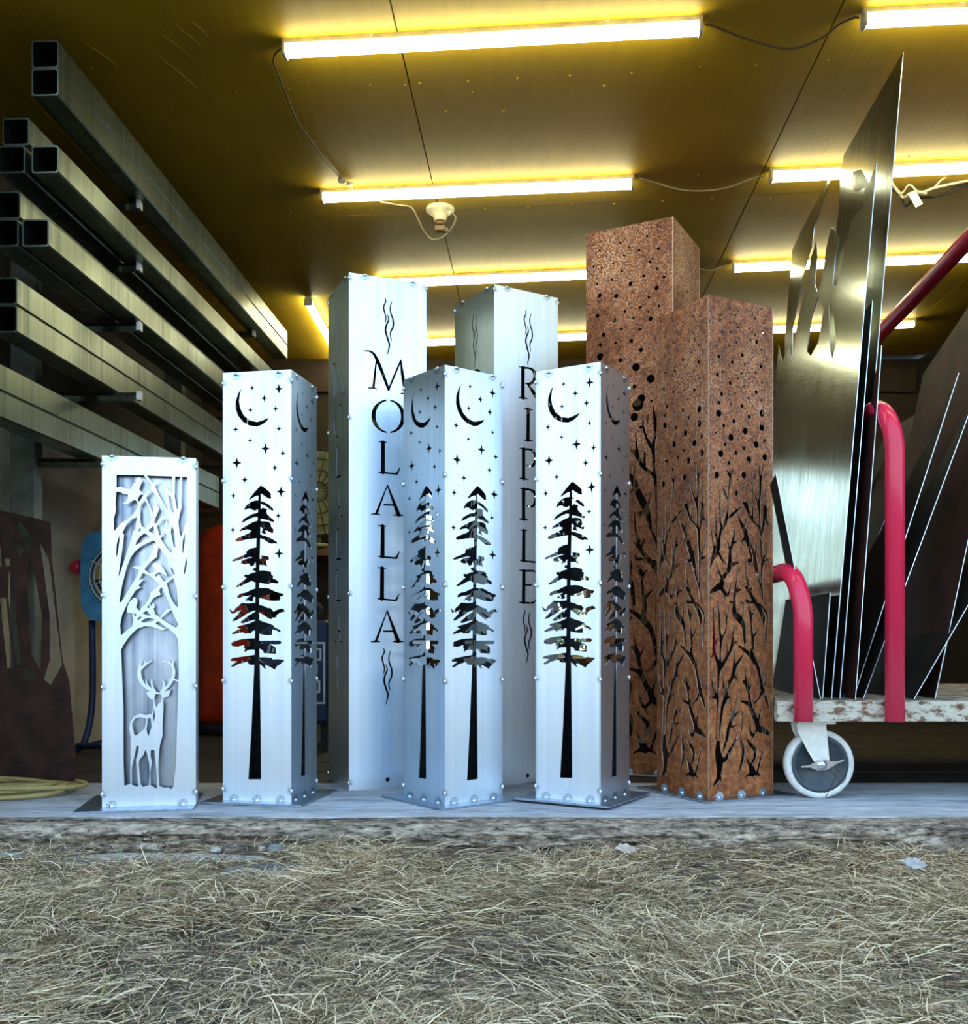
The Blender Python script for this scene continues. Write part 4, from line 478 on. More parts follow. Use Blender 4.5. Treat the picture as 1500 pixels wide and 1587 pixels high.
win = mb.build('window_1', HOUSE); structure(win)
MB().box((wx, 6.30, wz), (.03, .05, WZ1-WZ0-.08)).build('mullion', HOUSE, win)
for s_ in (-1, 1): MB().box((wx+s_*(WX1-WX0-.05)/4, 6.30, wz), ((WX1-WX0-.11)/2, .004, WZ1-WZ0-.08)).build('pane', GL, win)
mb = MB(); mb.plate([[(-3.2, -.07), (-1.36, -.07), (-1.36, 2.2), (2.5, 2.2), (2.5, -.07), (3.4, -.07), (3.4, 3.4), (-3.2, 3.4)]], .08, Matrix.Translation((0, 2.36, 0)))  # unseen front wall, jambs placed to keep sky light off the left side
wf_ = mb.build('wall_front_unseen', wall_mat('unseen_front_boards', (.10,.095,.085), (.22,.21,.19))); structure(wf_)
gb = MB().box((0, 14.4, -.08), (60, 16, .02)).build('ground_behind', wall_mat('pale_gravel', (.5,.5,.47), (.8,.8,.77), 3)); structure(gb)
def shrub():
    V = []; Fc = []
    for k in range(2600):
        a = random.uniform(-.42, 1.7); z = random.uniform(-.05, 1.75)*(1-.12*abs(a-.6)); y = 8.2+random.gauss(0, .22)
        d = Vector((random.gauss(0, 1), random.gauss(0, 1), random.gauss(0, 1))).normalized(); e_ = d.orthogonal().normalized(); L = random.uniform(.03, .06)
        p = Vector((a, y, z)); b_ = len(V); V += [p-d*L, p+e_*L*.45, p+d*L, p-e_*L*.45]; Fc.append((b_, b_+1, b_+2, b_+3))
    mb = MB(); mb.add(V, Fc); root = empty('shrub', (0, 0, 0)); tag(root, 'green shrub outside the back window', 'shrub')
    tag(mb.build('foliage', simple('shrub_leaves', (.16, .24, .05), .6, 0, .35, 5), root), kind='stuff')
    for x in (-.1, .3, .8, 1.2): MB().tube([(x, 8.2, -.075), (x+.05, 8.2, .6), (x-.04, 8.2, 1.3)], [.02, .014, .006], 7).build('stem', BACKW, root)
shrub()
# trim boards along the back wall
tr = MB().box((.47, 6.235, 2.06), (4.4, .03, .14)).build('trim_1', BACKW); structure(tr)

# rotten timber sill under the door opening
def sill():
    nx, prof = 520, []
    prof += [(2.47, -.075+.075*k/7) for k in range(7)]
    prof += [(2.47+.215*k/14, -.002) for k in range(15)]
    V = []; Fc = []
    for i in range(nx+1):
        x = -3.0+6.4*i/nx
        for k, (y, z) in enumerate(prof):
            a = noise.noise(Vector((x*3.1, y*14, z*14))); b = noise.noise(Vector((x*16, y*60, z*60+5))); c = noise.noise(Vector((x*1.1, 3.3, 7)))
            ed = max(0, 1-abs(k-7)/4)
            dy = -.018*a-.012*b-.02*c if k < 9 else -.004*b
            dz = (.007*a+.006*b)*(1 if 3 < k < 17 else .3) - ed*(.012+.016*max(0, a)+.012*abs(c))
            step = .010 if noise.noise(Vector((x*5, z*40, 11))) > .15 and k < 8 else 0
            V.append((x, y+dy+step, min(z+dz, -.0005 if k > 12 else .006)))
    n = len(prof)
    for i in range(nx):
        for k in range(n-1): Fc.append((i*n+k, (i+1)*n+k, (i+1)*n+k+1, i*n+k+1))
    mb = MB(); mb.add(V, Fc); me = mb.mesh('timber_sill')
    o = link('timber_sill', me, None, TIMBER)
    return tag(o, 'long rotten timber sill with cracked face along the front of the slab', 'timber')
sill()

# ---------------------------------------------------------------- ground outside, straw
def gh(x, y):
    return -.057 + .012*noise.noise(Vector((x*1.7, y*1.7, 2))) + .008*noise.noise(Vector((x*6, y*6, 4))) + .022*max(0, (y-2.2)/.3)*noise.noise(Vector((x*2.3, 1, 9))) - .01*max(0, 1.6-y)
V = []; Fc = []; NX, NY = 150, 80
for j in range(NY+1):
    for i in range(NX+1):
        x = -3.2+6.6*i/NX; y = .3+2.25*j/NY; V.append((x, y, gh(x, y)))
for j in range(NY):
    for i in range(NX): Fc.append((j*(NX+1)+i, j*(NX+1)+i+1, (j+1)*(NX+1)+i+1, (j+1)*(NX+1)+i))
b = len(V)
for (x0, y0, x1, y1) in [(-30,-40,30,.3), (-30,.3,-3.2,2.55), (3.4,.3,30,2.55)]:
    b = len(V); V += [(x0,y0,-.07),(x1,y0,-.07),(x1,y1,-.07),(x0,y1,-.07)]; Fc.append((b,b+1,b+2,b+3))
mb = MB(); mb.add(V, Fc, 0, True); gr = link('ground', mb.mesh('ground'), None, SOIL); structure(gr)

def straw(n, name, label, parent=None):
    # flat curved ribbons with four stations each
    x = rng.uniform(-1.73, 2.3, n); y = 2.46-1.55*rng.uniform(0, 1, n)**.9
    clump = np.array([noise.noise(Vector((a*3.2, b_*3.2, 1.5))) for a, b_ in zip(x, y)])
    bare = np.array([noise.noise(Vector((a*1.5, b_*4.0, 8.5))) for a, b_ in zip(x, y)])
    edge = np.clip((2.46-y)/.28, 0, 1)
    keep = (rng.uniform(0, 1, n) < np.clip(.85+clump*.8, .45, 1)*np.clip(.25+edge, 0, 1)) & ~((bare > .62) & (rng.uniform(0, 1, n) < .6)) 
    # bare strip of concrete and the flat stone stay clear
    keep &= ~((np.abs(x+.76) < .28) & (np.abs(y-2.37) < .05)) & ~((x < -1.30) & (y > 2.26)) & ~((((x+.46)/.125)**2+((y-2.19)/.05)**2) < 1)
    x, y, clump = x[keep], y[keep], clump[keep]; n = len(x)
    L = rng.uniform(.025, .095, n)*(1+.3*clump); wd = rng.uniform(.00045, .0012, n)
    flow = np.array([noise.noise(Vector((a*1.4, b_*1.4, 21))) for a, b_ in zip(x, y)])
    ang = flow*3.2 + rng.normal(0, .75, n) + np.where(rng.uniform(0, 1, n) < .5, 0, math.pi)
    lift = np.abs(rng.normal(0, .28, n)) * (1+.6*clump)
    curl = rng.normal(0, 1.1, n); bend = rng.uniform(.4, 1.8, n)
    base = np.array([gh(a, b_) for a, b_ in zip(x, y)]) + rng.uniform(.0, .022, n)*(1+clump)
    S = 4; P = np.zeros((n, S, 3)); a = ang.copy(); el = lift.copy()
    P[:,0] = np.stack([x, y, base], 1)
    for k in range(1, S):
        d = np.stack([np.cos(a)*np.cos(el), np.sin(a)*np.cos(el), np.sin(el)], 1)
        P[:,k] = P[:,k-1]+d*(L/(S-1))[:,None]; a = a+curl/(S-1); el = el-bend*lift/(S-1)*1.3
    P[:,:,2] = np.maximum(P[:,:,2], -.06); P[:,:,1] = np.minimum(P[:,:,1], 2.475); P[:,:,0] = np.maximum(P[:,:,0], -1.76)
    tw = rng.uniform(-1.0, 1.0, n)
    side = np.stack([-np.sin(ang)*np.cos(tw), np.cos(ang)*np.cos(tw), np.sin(tw)], 1)
    wk = np.array([.8, 1, .8, .15])
    V = np.empty((n, S, 2, 3))
    V[:,:,0] = P+side[:,None,:]*wd[:,None,None]*wk[None,:,None]; V[:,:,1] = P-side[:,None,:]*wd[:,None,None]*wk[None,:,None]
    V = V.reshape(-1, 3); off = (np.arange(n)*S*2)[:,None]
    q = np.array([[0,2,3,1],[2,4,5,3],[4,6,7,5]]).reshape(-1)
    Fi = (off+q[None,:]).reshape(-1)
    me = bpy.data.meshes.new(name); me.vertices.add(len(V)); me.vertices.foreach_set('co', V.reshape(-1).astype(np.float32))
    me.loops.add(len(Fi)); me.loops.foreach_set('vertex_index', Fi.astype(np.int32))
    me.polygons.add(n*3); me.polygons.foreach_set('loop_start', (np.arange(n*3)*4).astype(np.int32)); me.polygons.foreach_set('loop_total', np.full(n*3, 4, np.int32))
    me.update(); me.validate()
    tint = np.clip(rng.beta(1.5, 1.5, n)*.93+.08*clump, 0, .93); gsel = rng.uniform(0, 1, n) < .012; tint[gsel] = rng.uniform(.96, 1, gsel.sum())
    at = me.attributes.new('tint', 'FLOAT', 'POINT'); at.data.foreach_set('value', np.repeat(tint, S*2).astype(np.float32))
    o = link(name, me, parent, STRAW); return tag(o, label, 'grass', kind='stuff')
straw(240000, 'dry_grass', 'matted dry straw coloured grass lying over the ground in front')

def stone(name, c, r, mat, label, seed, group=None):
    bm = bmesh.new(); bmesh.ops.create_icosphere(bm, subdivisions=3, radius=1)
    for v in bm.verts:
        d = v.co.normalized(); k = 1+.22*noise.noise(d*1.7+Vector((seed, 0, 0)))+.1*noise.noise(d*4+Vector((0, seed, 0)))
        v.co = Vector((d.x*r[0]*k, d.y*r[1]*k, max(-.6, min(d.z, .75))*r[2]*k))
    me = bpy.data.meshes.new(name); bm.to_mesh(me); bm.free()
    o = link(name, me, None, mat, c); return tag(o, label, 'stone', group)
stone('flat_stone', (-.46, 2.19, -.048), (.12, .045, .022), STONE, 'long flat dark grey stone sunk in the dry grass', 1.3)
stone('concrete_patch', (-.76, 2.37, -.058), (.27, .05, .012), PALESTONE, 'pale strip of bare concrete showing beside the sill at left', 4.1)
stone('pebble', (-.497, 2.39, -.035), (.017, .013, .013), BLUESTONE, 'bluish grey pebble lying in front of the timber sill', 2.2)
stone('pebble', (-.532, 2.41, -.04), (.010, .008, .008), PALESTONE, 'small white pebble just left of the bluish pebble', 3.2)
stone('pebble', (-.64, 2.40, -.04), (.013, .009, .009), PALESTONE, 'small pale pebble on the gravel left of the white pebble', 7.2)
stone('stone_flake', (-1.10, 2.34, -.04), (.04, .02, .008), BLUESTONE, 'dark slate flake in the grass at far left', 5.2)
stone('pebble', (-.178, 2.20, -.03), (.012, .008, .008), PALESTONE, 'white pebble in the grass right of the flat stone', 8.2)
def leaf(c, L, w, mat, label, rz, seed):
    n = 9; V = []; Fc = []
    for i in range(n+1):
        t = i/n; hw = w*math.sin(math.pi*min(1, t*.96+.03))**.8*(1+.25*math.sin(i*2.3+seed))
        for k in range(5):
            s_ = (k-2)/2; V.append(((t-.5)*L, s_*hw, .35*w*abs(s_)**1.5+.12*w*math.sin(3*t+seed+k)))
    for i in range(n):
        for k in range(4): Fc.append((i*5+k, (i+1)*5+k, (i+1)*5+k+1, i*5+k+1))
    mb = MB(); mb.add(V, Fc, 0, True); me = mb.mesh('fallen_leaf'); o = link('fallen_leaf', me, None, mat, c, (.5, .1, rz))
    mb = MB(); mb.tube([(-L*.5, 0, .001), (-L*.75, .004, .003)], .0009, 5); mb.build('stalk', mat, o)
    return tag(o, label, 'leaf')
leaf((.322, 2.30, -.022), .052, .018, LEAFM, 'curled pinkish brown dead leaf on the straw below the fourth pillar', .3, 1)
leaf((.93, 2.17, -.025), .05, .016, PALELEAF, 'pale grey dead leaf on the straw in front of the cart', -.5, 4)

# ---------------------------------------------------------------- ceiling lights
def make_light():
    root = empty('ceiling_light')
    L = 1.2
    m1 = MB(); m1.box((0, 0, .022), (L, .03, .016)); m1.build('lamp_housing', HOUSE, root)
    pr = [(-.016, .014), (-.019, .004), (-.017, -.008), (-.009, -.016), (0, -.018), (.009, -.016), (.017, -.008), (.019, .004), (.016, .014)]
    n = len(pr); mb = MB()
    mb.add([(sx*(L/2-.012), y, z) for sx in (-1, 1) for y, z in pr], [(i, i+1, n+i+1, n+i) for i in range(n-1)]+[(n-1, 0, n, 2*n-1)], 0, True)
    mb.build('tube', TUBEL, root)
    for sx in (-1, 1):
        c = MB(); c.box((sx*(L/2-.006), 0, 0), (.012, .041, .036), bev=.003); c.build('end_cap', HOUSE, root)
        c = MB(); c.box((sx*L*.28, 0, .029), (.012, .036, .004)); c.build('mounting_clip', HOUSE, root)
    return root
def copy_tree(o, parent=None):
    c = o.copy(); COL.objects.link(c); c.parent = parent
    for ch in [k for k in ALLCH.get(o.name, [])]: copy_tree(ch, c)
    return c
ALLCH = {}
def index_children():
    ALLCH.clear()
    for o in bpy.data.objects:
        if o.parent: ALLCH.setdefault(o.parent.name, []).append(o)
LBL = ['bright tube light nearest the front, across the left half of the ceiling', 'tube light at the front right corner of the ceiling',
       'tube light in the second row, beside the bulb holder', 'tube light in the second row, partly behind the tall steel sheet',
       'tube light in the third row, just above the blue grey lettered pillars', 'tube light in the third row, right of the rusty pillars',
       'tube light in the fourth row near the back wall, seen between the pillars', 'tube light in the fourth row behind the rusty pillars and sheets',
       'tube light running front to back at the left, beside the pillar lettered down its side']
lp = make_light(); index_children()
for i, (A, B) in enumerate(LIGHTS):
    o = lp if i == 0 else copy_tree(lp)
    A, B = Vector(A), Vector(B); o.location = (A+B)/2; o.rotation_euler = (0, 0, math.atan2(B.y-A.y, B.x-A.x))
    tag(o, LBL[i], 'light', 'tube lights on the ceiling')
CL = [('brown cord hanging from the front tube light to the ceiling plug', DARKCORD), ('sagging cord joining the two front tube lights', DARKCORD),
      ('sagging pale cord joining the two second row tube lights', CORDM), ('cord joining the third row lights behind the tall rusty pillar', CORDM), ('short white lead from the ceiling plug to the second row light', CORDM)]
def smooth(pts, k=5):
    P = np.array(pts, float); n = len(P); tt = np.linspace(0, n-1, (n-1)*k+1); i = np.minimum(tt.astype(int), n-2); f = (tt-i)[:,None]; m = np.gradient(P, axis=0)
    return ((2*f**3-3*f**2+1)*P[i]+(f**3-2*f**2+f)*m[i]+(-2*f**3+3*f**2)*P[i+1]+(f**3-f**2)*m[i+1]).tolist()
for pts, (lb, mt) in zip(CORDS, CL):
    o = MB().tube(smooth(pts), .0032, 7).build('light_cord', mt); tag(o, lb, 'cord', 'cords between the tube lights')
plug = empty('ceiling_plug', CORDS[0][-1]); tag(plug, 'small ivory plug and socket on the ceiling left of the bulb holder', 'plug')
MB().box((0, 0, -.006), (.03, .022, .02), bev=.004).build('plug_body', PORC, plug); MB().tube([(.012, .01, -.008), (.035, .03, -.004)], .007, 8).build('plug_tail', PORC, plug)
hx, hy, _ = HOLDER
hd = empty('bulb_holder', (hx, hy, ZC)); tag(hd, 'round ivory porcelain bulb holder on the ceiling below the second tube light', 'lamp holder')
MB().lathe([(.0001, -.002), (.057, -.002), (.057, -.012), (.05, -.018), (.034, -.024), (.027, -.04), (.024, -.055), (.0001, -.055)], 28).build('porcelain_base', PORC, hd)
MB().lathe([(.0001, -.055), (.019, -.055), (.019, -.072), (.0001, -.072)], 18).build('socket_adapter', DARKCORD, hd)
ad = MB().box((0, 0, -.085), (.045, .026, .024), bev=.004); ad.box((.022, 0, -.09), (.02, .016, .016)); ad.build('outlet_adapter', DARKCORD, hd)
MB().tube([(.03, -.01, -.02), (.045, -.012, -.026)], .008, 8).build('plug', PORC, hd)
tag(MB().tube(smooth(LOOP), .0032, 7).build('loop_cord', CORDM), 'white cord looping below the porcelain bulb holder', 'cord')
wt_ = empty('cable_bundle', WIRE[0]); tag(wt_, 'tangle of white and black cables on the ceiling right of the tall sheet', 'cable')
W0 = Vector(WIRE[0])
MB().tube(smooth([Vector(p)-W0 for p in WIRE]), .005, 7).build('white_cable', PORC, wt_)
MB().tube(smooth([Vector(p)-W0+Vector((.02, .03, -.012+.01*math.sin(i*2))) for i, p in enumerate(WIRE)]), .005, 7).build('black_cable', BLACKM, wt_)
MB().tube(smooth([Vector(p)-W0+Vector((-.01, -.02, .006-.02*math.sin(i*1.7))) for i, p in enumerate(WIRE)]), .0035, 7).build('white_cable', PORC, wt_)
MB().box(Vector(WIRE[4])-W0+Vector((0, 0, .0)), (.05, .02, .016), bev=.003).build('connector', PORC, wt_)
MB().box(Vector(WIRE[3])-W0+Vector((.02, 0, -.02)), (.03, .004, .06), M=Matrix.Rotation(-.5, 3, 'Y')).build('cable_tag', PORC, wt_)

# ---------------------------------------------------------------- cut-out steel pillars
def bead_mesh():
    mb = MB()
    # bead on a vertical edge: faces run along -x (outer side -y) and +y (outer side +x)
    n, m = 10, 6; vs = []; fs = []
    for i in range(m+1):
        th = math.pi*i/m
        for k in range(n):
            a = 2*math.pi*k/n; vs.append((.0045*math.sin(th)*math.cos(a)+.0004, .0045*math.sin(th)*math.sin(a)-.0004, .0075*math.cos(th)))
    for i in range(m):
        for k in range(n): fs.append((i*n+k, (i+1)*n+k, (i+1)*n+(k+1) % n, i*n+(k+1) % n))
    mb.add(vs, fs, 0, True)
    for (r, off, mi) in ((.0115, .0003, 1),):
        A = [(-r*math.sin(math.pi*k/10), -off, r*math.cos(math.pi*k/10)) for k in range(11)]
        mb.add(A, [tuple(range(10, -1, -1))], mi)
        A = [(off, r*math.sin(math.pi*k/10), r*math.cos(math.pi*k/10)) for k in range(11)]
        mb.add(A, [tuple(range(11))], mi)
    me = mb.mesh('weld_bead', fix=False); me.materials.append(BEAD); me.materials.append(HEAT); return me
def foot_bead_mesh():
    mb = MB(); n, m = 9, 5; vs = []; fs = []
    for i in range(m+1):
        th = math.pi*i/m
        for k in range(n):
            a = 2*math.pi*k/n; vs.append((.0075*math.sin(th)*math.cos(a), .005*math.sin(th)*math.sin(a), .005*math.cos(th)))
    for i in range(m):
        for k in range(n): fs.append((i*n+k, (i+1)*n+k, (i+1)*n+(k+1) % n, i*n+(k+1) % n))
    mb.add(vs, fs, 0, True)
    A = [(.015*math.cos(math.pi*k/10), -.0004, .016*math.sin(math.pi*k/10)) for k in range(11)]
    mb.add(A, [tuple(range(11))], 1)
    me = mb.mesh('weld_bead', fix=False); me.materials.append(BEAD); me.materials.append(HEAT); return me
BM = bead_mesh(); FBM = foot_bead_mesh()
def pillar(name, label, cat, P, a_deg, s, h, meshes, group, plate=.05, capm=STEEL, rows=(.02, .25, .5, .72, .975), beads=True, plate_z=0.0):
    a = math.radians(a_deg)
    c = Vector((P[0], P[1], 0)) + Vector((-math.cos(a), math.sin(a), 0))*s/2 + Vector((math.sin(a), math.cos(a), 0))*s/2
    root = empty(name, (c.x, c.y, 0), -a); tag(root, label, cat, group)
    z0 = 0.0
    if plate:
        z0 = .006+plate_z
        MB().box((0, 0, .003+plate_z), (s+2*plate, s+2*plate, .006), bev=.0008).build('base_plate', PLATE, root)
    cor = [(-s/2, -s/2), (s/2, -s/2), (s/2, s/2), (-s/2, s/2)]
    for i in range(4):
        o = link('cut_panel', meshes[i % len(meshes)], root, None, (cor[i][0], cor[i][1], z0), (0, 0, i*math.pi/2))
    MB().box((0, 0, z0+h-.0035), (s-.008, s-.008, .003)).build('top_cap', capm, root)
    for i in range(4):
        if beads:
            for v in rows:
                o = link('weld_bead', BM, root, None, (cor[i][0], cor[i][1], z0+h*(1-v)), (0, 0, (i-1)*math.pi/2))
        if plate:
            for t in (.16, .5, .84):
                p = Vector(cor[i]).lerp(Vector(cor[(i+1) % 4]), t); nrm = Vector((math.cos((i-1)*math.pi/2), math.sin((i-1)*math.pi/2)))
                p = p + nrm*.0006
                link('weld_bead', FBM, root, None, (p.x, p.y, z0+.001), (0, 0, i*math.pi/2))
        if beads:
            for t in (.2, .82):
                p = Vector(cor[i]).lerp(Vector(cor[(i+1) % 4]), t)
                link('weld_bead', FBM, root, None, (p.x, p.y, z0+h-.001), (0, math.pi, i*math.pi/2))
    return root
T = .003
f = Field(205-3, 1212)
for t in TREE: f.shape(t)
tree_me = panel_mesh('cut_panel', .205-T, 1.212, f.loops(margin=4), T, STEEL)
f = Field(250-3, 1579)
for t in MOLALLA: f.shape((t[0], [q*1.15 if i % 3 == 2 else q for i, q in enumerate(t[1])]))
mol_me = panel_mesh('cut_panel', .250-T, 1.579, f.loops(margin=4), T, STEEL)
f = Field(247-3, 1579)
for t in RIPPLE: f.shape((t[0], [q*1.15 if i % 3 == 2 else q for i, q in enumerate(t[1])]))
rip_me = panel_mesh('cut_panel', .247-T, 1.579, f.loops(margin=4), T, STEEL)
f = Field(243-3, 1441)
for b_ in BRANCH: f.chain([q*1.3 if i % 3 == 2 else q for i, q in enumerate(b_)], 1, 1.0)
for k in range(0, len(DOTS), 3): f.shape(('d', DOTS[k:k+3]))
rh_me = panel_mesh('cut_panel', .243-T, 1.441, f.loops(margin=5), T, RUST)
f = Field(314-3, 1874, 1.3)
for b_ in BRANCH:
    c = np.array(b_).reshape(-1, 3)*1.29; c[:,1] += 1874-1441*1.29; c[:,2] *= 1.2; f.chain(c, 1, .9)
for k in range(0, len(GDOTS), 3): f.shape(('d', GDOTS[k:k+3]))
rg_me = panel_mesh('cut_panel', .314-T, 1.874, f.loops(margin=5), T, RUST)

pillar('tree_pillar', 'steel tree and moon pillar second from the left, beside the deer panel', 'pillar', (-.54, 2.821), 10.6, .205, 1.206, [tree_me], 'tree and moon pillars', .048)
pillar('tree_pillar', 'steel tree and moon pillar turned corner forward, in the middle of the row', 'pillar', (-.108, 2.773), 51.9, .205, 1.210, [tree_me], 'tree and moon pillars', .048)
pillar('tree_pillar', 'steel tree and moon pillar in front of the tall rusty pillar', 'pillar', (.32, 2.767), 31.1, .201, 1.205, [tree_me], 'tree and moon pillars', .046, plate_z=.0065)
pillar('lettered_pillar', 'tall steel pillar cut with the letters MOLALLA', 'pillar', (-.411, 3.066), 66.7, .250, 1.579, [mol_me], 'tall lettered pillars', 0, rows=(.01, .28, .62, .985))
pillar('lettered_pillar', 'tall steel pillar cut with the letters RIPPLE', 'pillar', (.032, 3.168), 58.3, .247, 1.579, [rip_me], 'tall lettered pillars', 0, rows=(.01, .28, .62, .985))
pillar('rusted_pillar', 'tallest rusty brown pillar with round holes, at the back', 'pillar', (.634, 3.375), 28.1, .314, 1.868, [rg_me], 'rusted pillars', .04, RUST, beads=False)
pillar('rusted_pillar', 'shorter rusty brown pillar with cut branches, beside the cart wheel', 'pillar', (.642, 2.878), 62.9, .243, 1.435, [rh_me], 'rusted pillars', .045, RUST, beads=False)

# deer panel: shallow box, cut front over a backing sheet with sky reflections painted in its colour
dw, dh = deer_size
f = Field(dw*1000, dh*1000, .8)
for t in DEER: f.shape(t)
for t in DEER_SUB: f.shape(t, -1)
for t in DEER_ADD: f.shape(t)
dl = f.loops(margin=8, tol=.15, minarea=2)
ang = math.radians(9.8)
dr = empty('deer_panel_box', (-1.03824, 2.7359, 0), ang)
tag(dr, 'steel box panel with a cut out deer under branches, leftmost of the row', 'panel')
dh2 = dh-.006
link('front_panel', panel_mesh('front_panel', dw, dh2, [l for l in dl], .003, STEEL), dr, None, (0, 0, .006))
bp = MB().box((dw/2, .030, .006+dh2/2), (dw-.01, .002, dh2-.01)).build('backing_sheet', STEEL_BACK, dr)
for x in (.0015, dw-.0015): MB().box((x, .0335, .006+dh2/2), (.003, .060, dh2)).build('side_panel', STEEL, dr)
MB().box((dw/2, .0335, .006+dh2-.0015), (dw-.007, .06, .003)).build('top_cap', STEEL, dr)
MB().box((dw/2-.03, .075, .003), (dw+.06, .29, .006), bev=.0008).build('base_plate', PLATE, dr)
for x, rz in ((0, -math.pi/2), (dw, 0)):
    for v in (.025, .4, .66, .965): link('weld_bead', BM, dr, None, (x, 0, .006+dh2*(1-v)), (0, 0, rz))
for x in (.1, .86):
    link('weld_bead', FBM, dr, None, (x*dw, -.0006, .007), None); link('weld_bead', FBM, dr, None, (x*dw, -.0006, .006+dh2), (0, math.pi, 0))

# ---------------------------------------------------------------- sheet cart on the right
YF = 2.85
cart = empty('sheet_cart', (.83, YF, 0)); tag(cart, 'flat cart with red pipe hoops and chipped cream deck, carrying steel sheets', 'cart')
cx = lambda x: x-.83
dk = [(.83, 0), (2.27, 0), (2.27, 1.1), (.872, 1.1), (.866, .08), (.83, .03)]
mb = MB(); mb.plate([[(cx(a), b_) for a, b_ in dk]], .058, Matrix.Translation((0, 0, .287)) @ Matrix.Rotation(-math.pi/2, 4, 'X'))
mb.build('deck', DECKP, cart)
def hoop(X, H, name, lean=0.0):
    r = .0265; yb = -.028; R = .13; pts = [(cx(X), yb, .231), (cx(X), yb, H-R-.03)]
    for k in range(1, 9):
        a = math.pi/2*k/8; pts.append((cx(X)-.012*math.sin(a), yb+R*(1-math.cos(a)), H-r-R+R*math.sin(a)))
    y2 = 1.128
    pts.append((cx(X)+.03, y2-R, H-r-lean))
    for k in range(1, 9):
        a = math.pi/2*k/8; pts.append((cx(X)+.03, y2-R+R*math.sin(a), H-r-R-lean+R*math.cos(a)))
    pts.append((cx(X)+.03, y2, .231))
    return MB().tube(pts, r, 20).build(name, RED, cart)
hoop(.895, .686, 'low_hoop'); hoop(1.152, 1.158, 'middle_hoop'); hoop(1.47, 1.70, 'tall_hoop', .06)
def caster(x, y):
    zc = .1
    root = MB().box((cx(x), y, .2235), (.11, .09, .011)); root = root.build('caster', WHITEM, cart)
    Mx = Matrix.Translation((cx(x)+.02, y, zc)) @ Matrix.Rotation(math.pi/2, 4, 'X')
    MB().lathe([(.083, -.016), (.0925, -.018), (.1, -.012), (.1, .012), (.0925, .018), (.083, .016), (.083, -.016)], 40, 0, Mx).build('tyre', RUBBER, root)
    MB().lathe([(.0001, -.012), (.03, -.014), (.034, -.009), (.068, -.009), (.072, -.016), (.0828, -.016), (.0828, .016), (.072, .016), (.068, .009), (.0001, .009)], 40, 0, Mx).build('hub', HUBM, root)
    for sy in (-1, 1):
        t = [(cx(x)-.052, .218), (cx(x)+.033, .218), (cx(x)+.044, .104), (cx(x)+.030, .09), (cx(x)+.008, .094), (cx(x)-.02, .14), (cx(x)-.048, .195)]
        mb = MB(); mb.plate([t], .003, Matrix.Translation((0, y+sy*.026-.0015, 0))); mb.build('fork', WHITEM, root)
    w = MB(); yy = y-.0325
    w.lathe([(.0001, .0), (.010, .0), (.013, .004), (.013, .008), (.0001, .008)], 16, 0, Matrix.Translation((cx(x)+.02, yy+.004, zc)) @ Matrix.Rotation(math.pi/2, 4, 'X'))
    bow = [(-.06, -.004), (-.04, -.002), (-.022, .006), (-.012, .014), (.012, .016), (.026, .010), (.045, .010), (.064, .016), (.064, .011), (.045, .003), (.03, -.006), (.012, -.015), (-.012, -.016), (-.034, -.008), (-.06, -.008)]
    w.plate([[(cx(x)+.02+a, zc+b_) for a, b_ in bow]], .004, Matrix.Translation((0, yy+.002, 0)))
    w.build('axle_nut', BEAD, root)
caster(.953, 2.90-YF+.03); caster(.953, .95); caster(2.15, .08); caster(2.15, .95)
mb = MB()
for p in ([(.14, -.02, .095), (.17, -.02, .06), (.125, -.022, .03)], [(.165, -.02, .1), (.15, -.022, .06), (.13, -.02, .018)], [(.155, -.02, .098), (.185, -.024, .075), (.175, -.022, .055)]):
    mb.tube(smooth(p), .0012, 5)
tag(mb.build('caught_straw', STRAW, None, (.83, YF, 0)), 'few straw stalks caught on the hub of the white cart wheel', 'straw')

DEPV = Vector((.0449, 1, 0)).normalized()
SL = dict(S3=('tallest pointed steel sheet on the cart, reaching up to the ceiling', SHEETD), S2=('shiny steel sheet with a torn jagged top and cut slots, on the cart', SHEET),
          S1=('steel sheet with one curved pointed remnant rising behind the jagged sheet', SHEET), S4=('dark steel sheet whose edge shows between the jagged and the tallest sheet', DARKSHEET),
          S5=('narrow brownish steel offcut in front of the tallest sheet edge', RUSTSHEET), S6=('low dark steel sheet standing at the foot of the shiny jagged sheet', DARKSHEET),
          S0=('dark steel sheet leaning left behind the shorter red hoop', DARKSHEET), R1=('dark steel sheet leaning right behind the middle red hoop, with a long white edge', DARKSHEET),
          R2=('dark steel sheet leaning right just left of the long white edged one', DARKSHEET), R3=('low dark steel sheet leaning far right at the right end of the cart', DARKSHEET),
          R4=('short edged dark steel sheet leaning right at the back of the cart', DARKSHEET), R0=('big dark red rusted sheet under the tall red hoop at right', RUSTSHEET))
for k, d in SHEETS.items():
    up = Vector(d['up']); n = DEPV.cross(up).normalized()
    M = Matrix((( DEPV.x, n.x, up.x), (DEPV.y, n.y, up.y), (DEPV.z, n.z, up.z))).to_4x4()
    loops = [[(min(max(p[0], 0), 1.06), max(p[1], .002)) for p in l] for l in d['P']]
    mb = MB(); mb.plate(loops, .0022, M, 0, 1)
    o = mb.build('steel_sheet', [SL[k][1], STEEL], None, d['B']); tag(o, SL[k][0], 'sheet', 'steel sheets on the cart')  # bright steel on the rims paints the sky light along the sheet edges

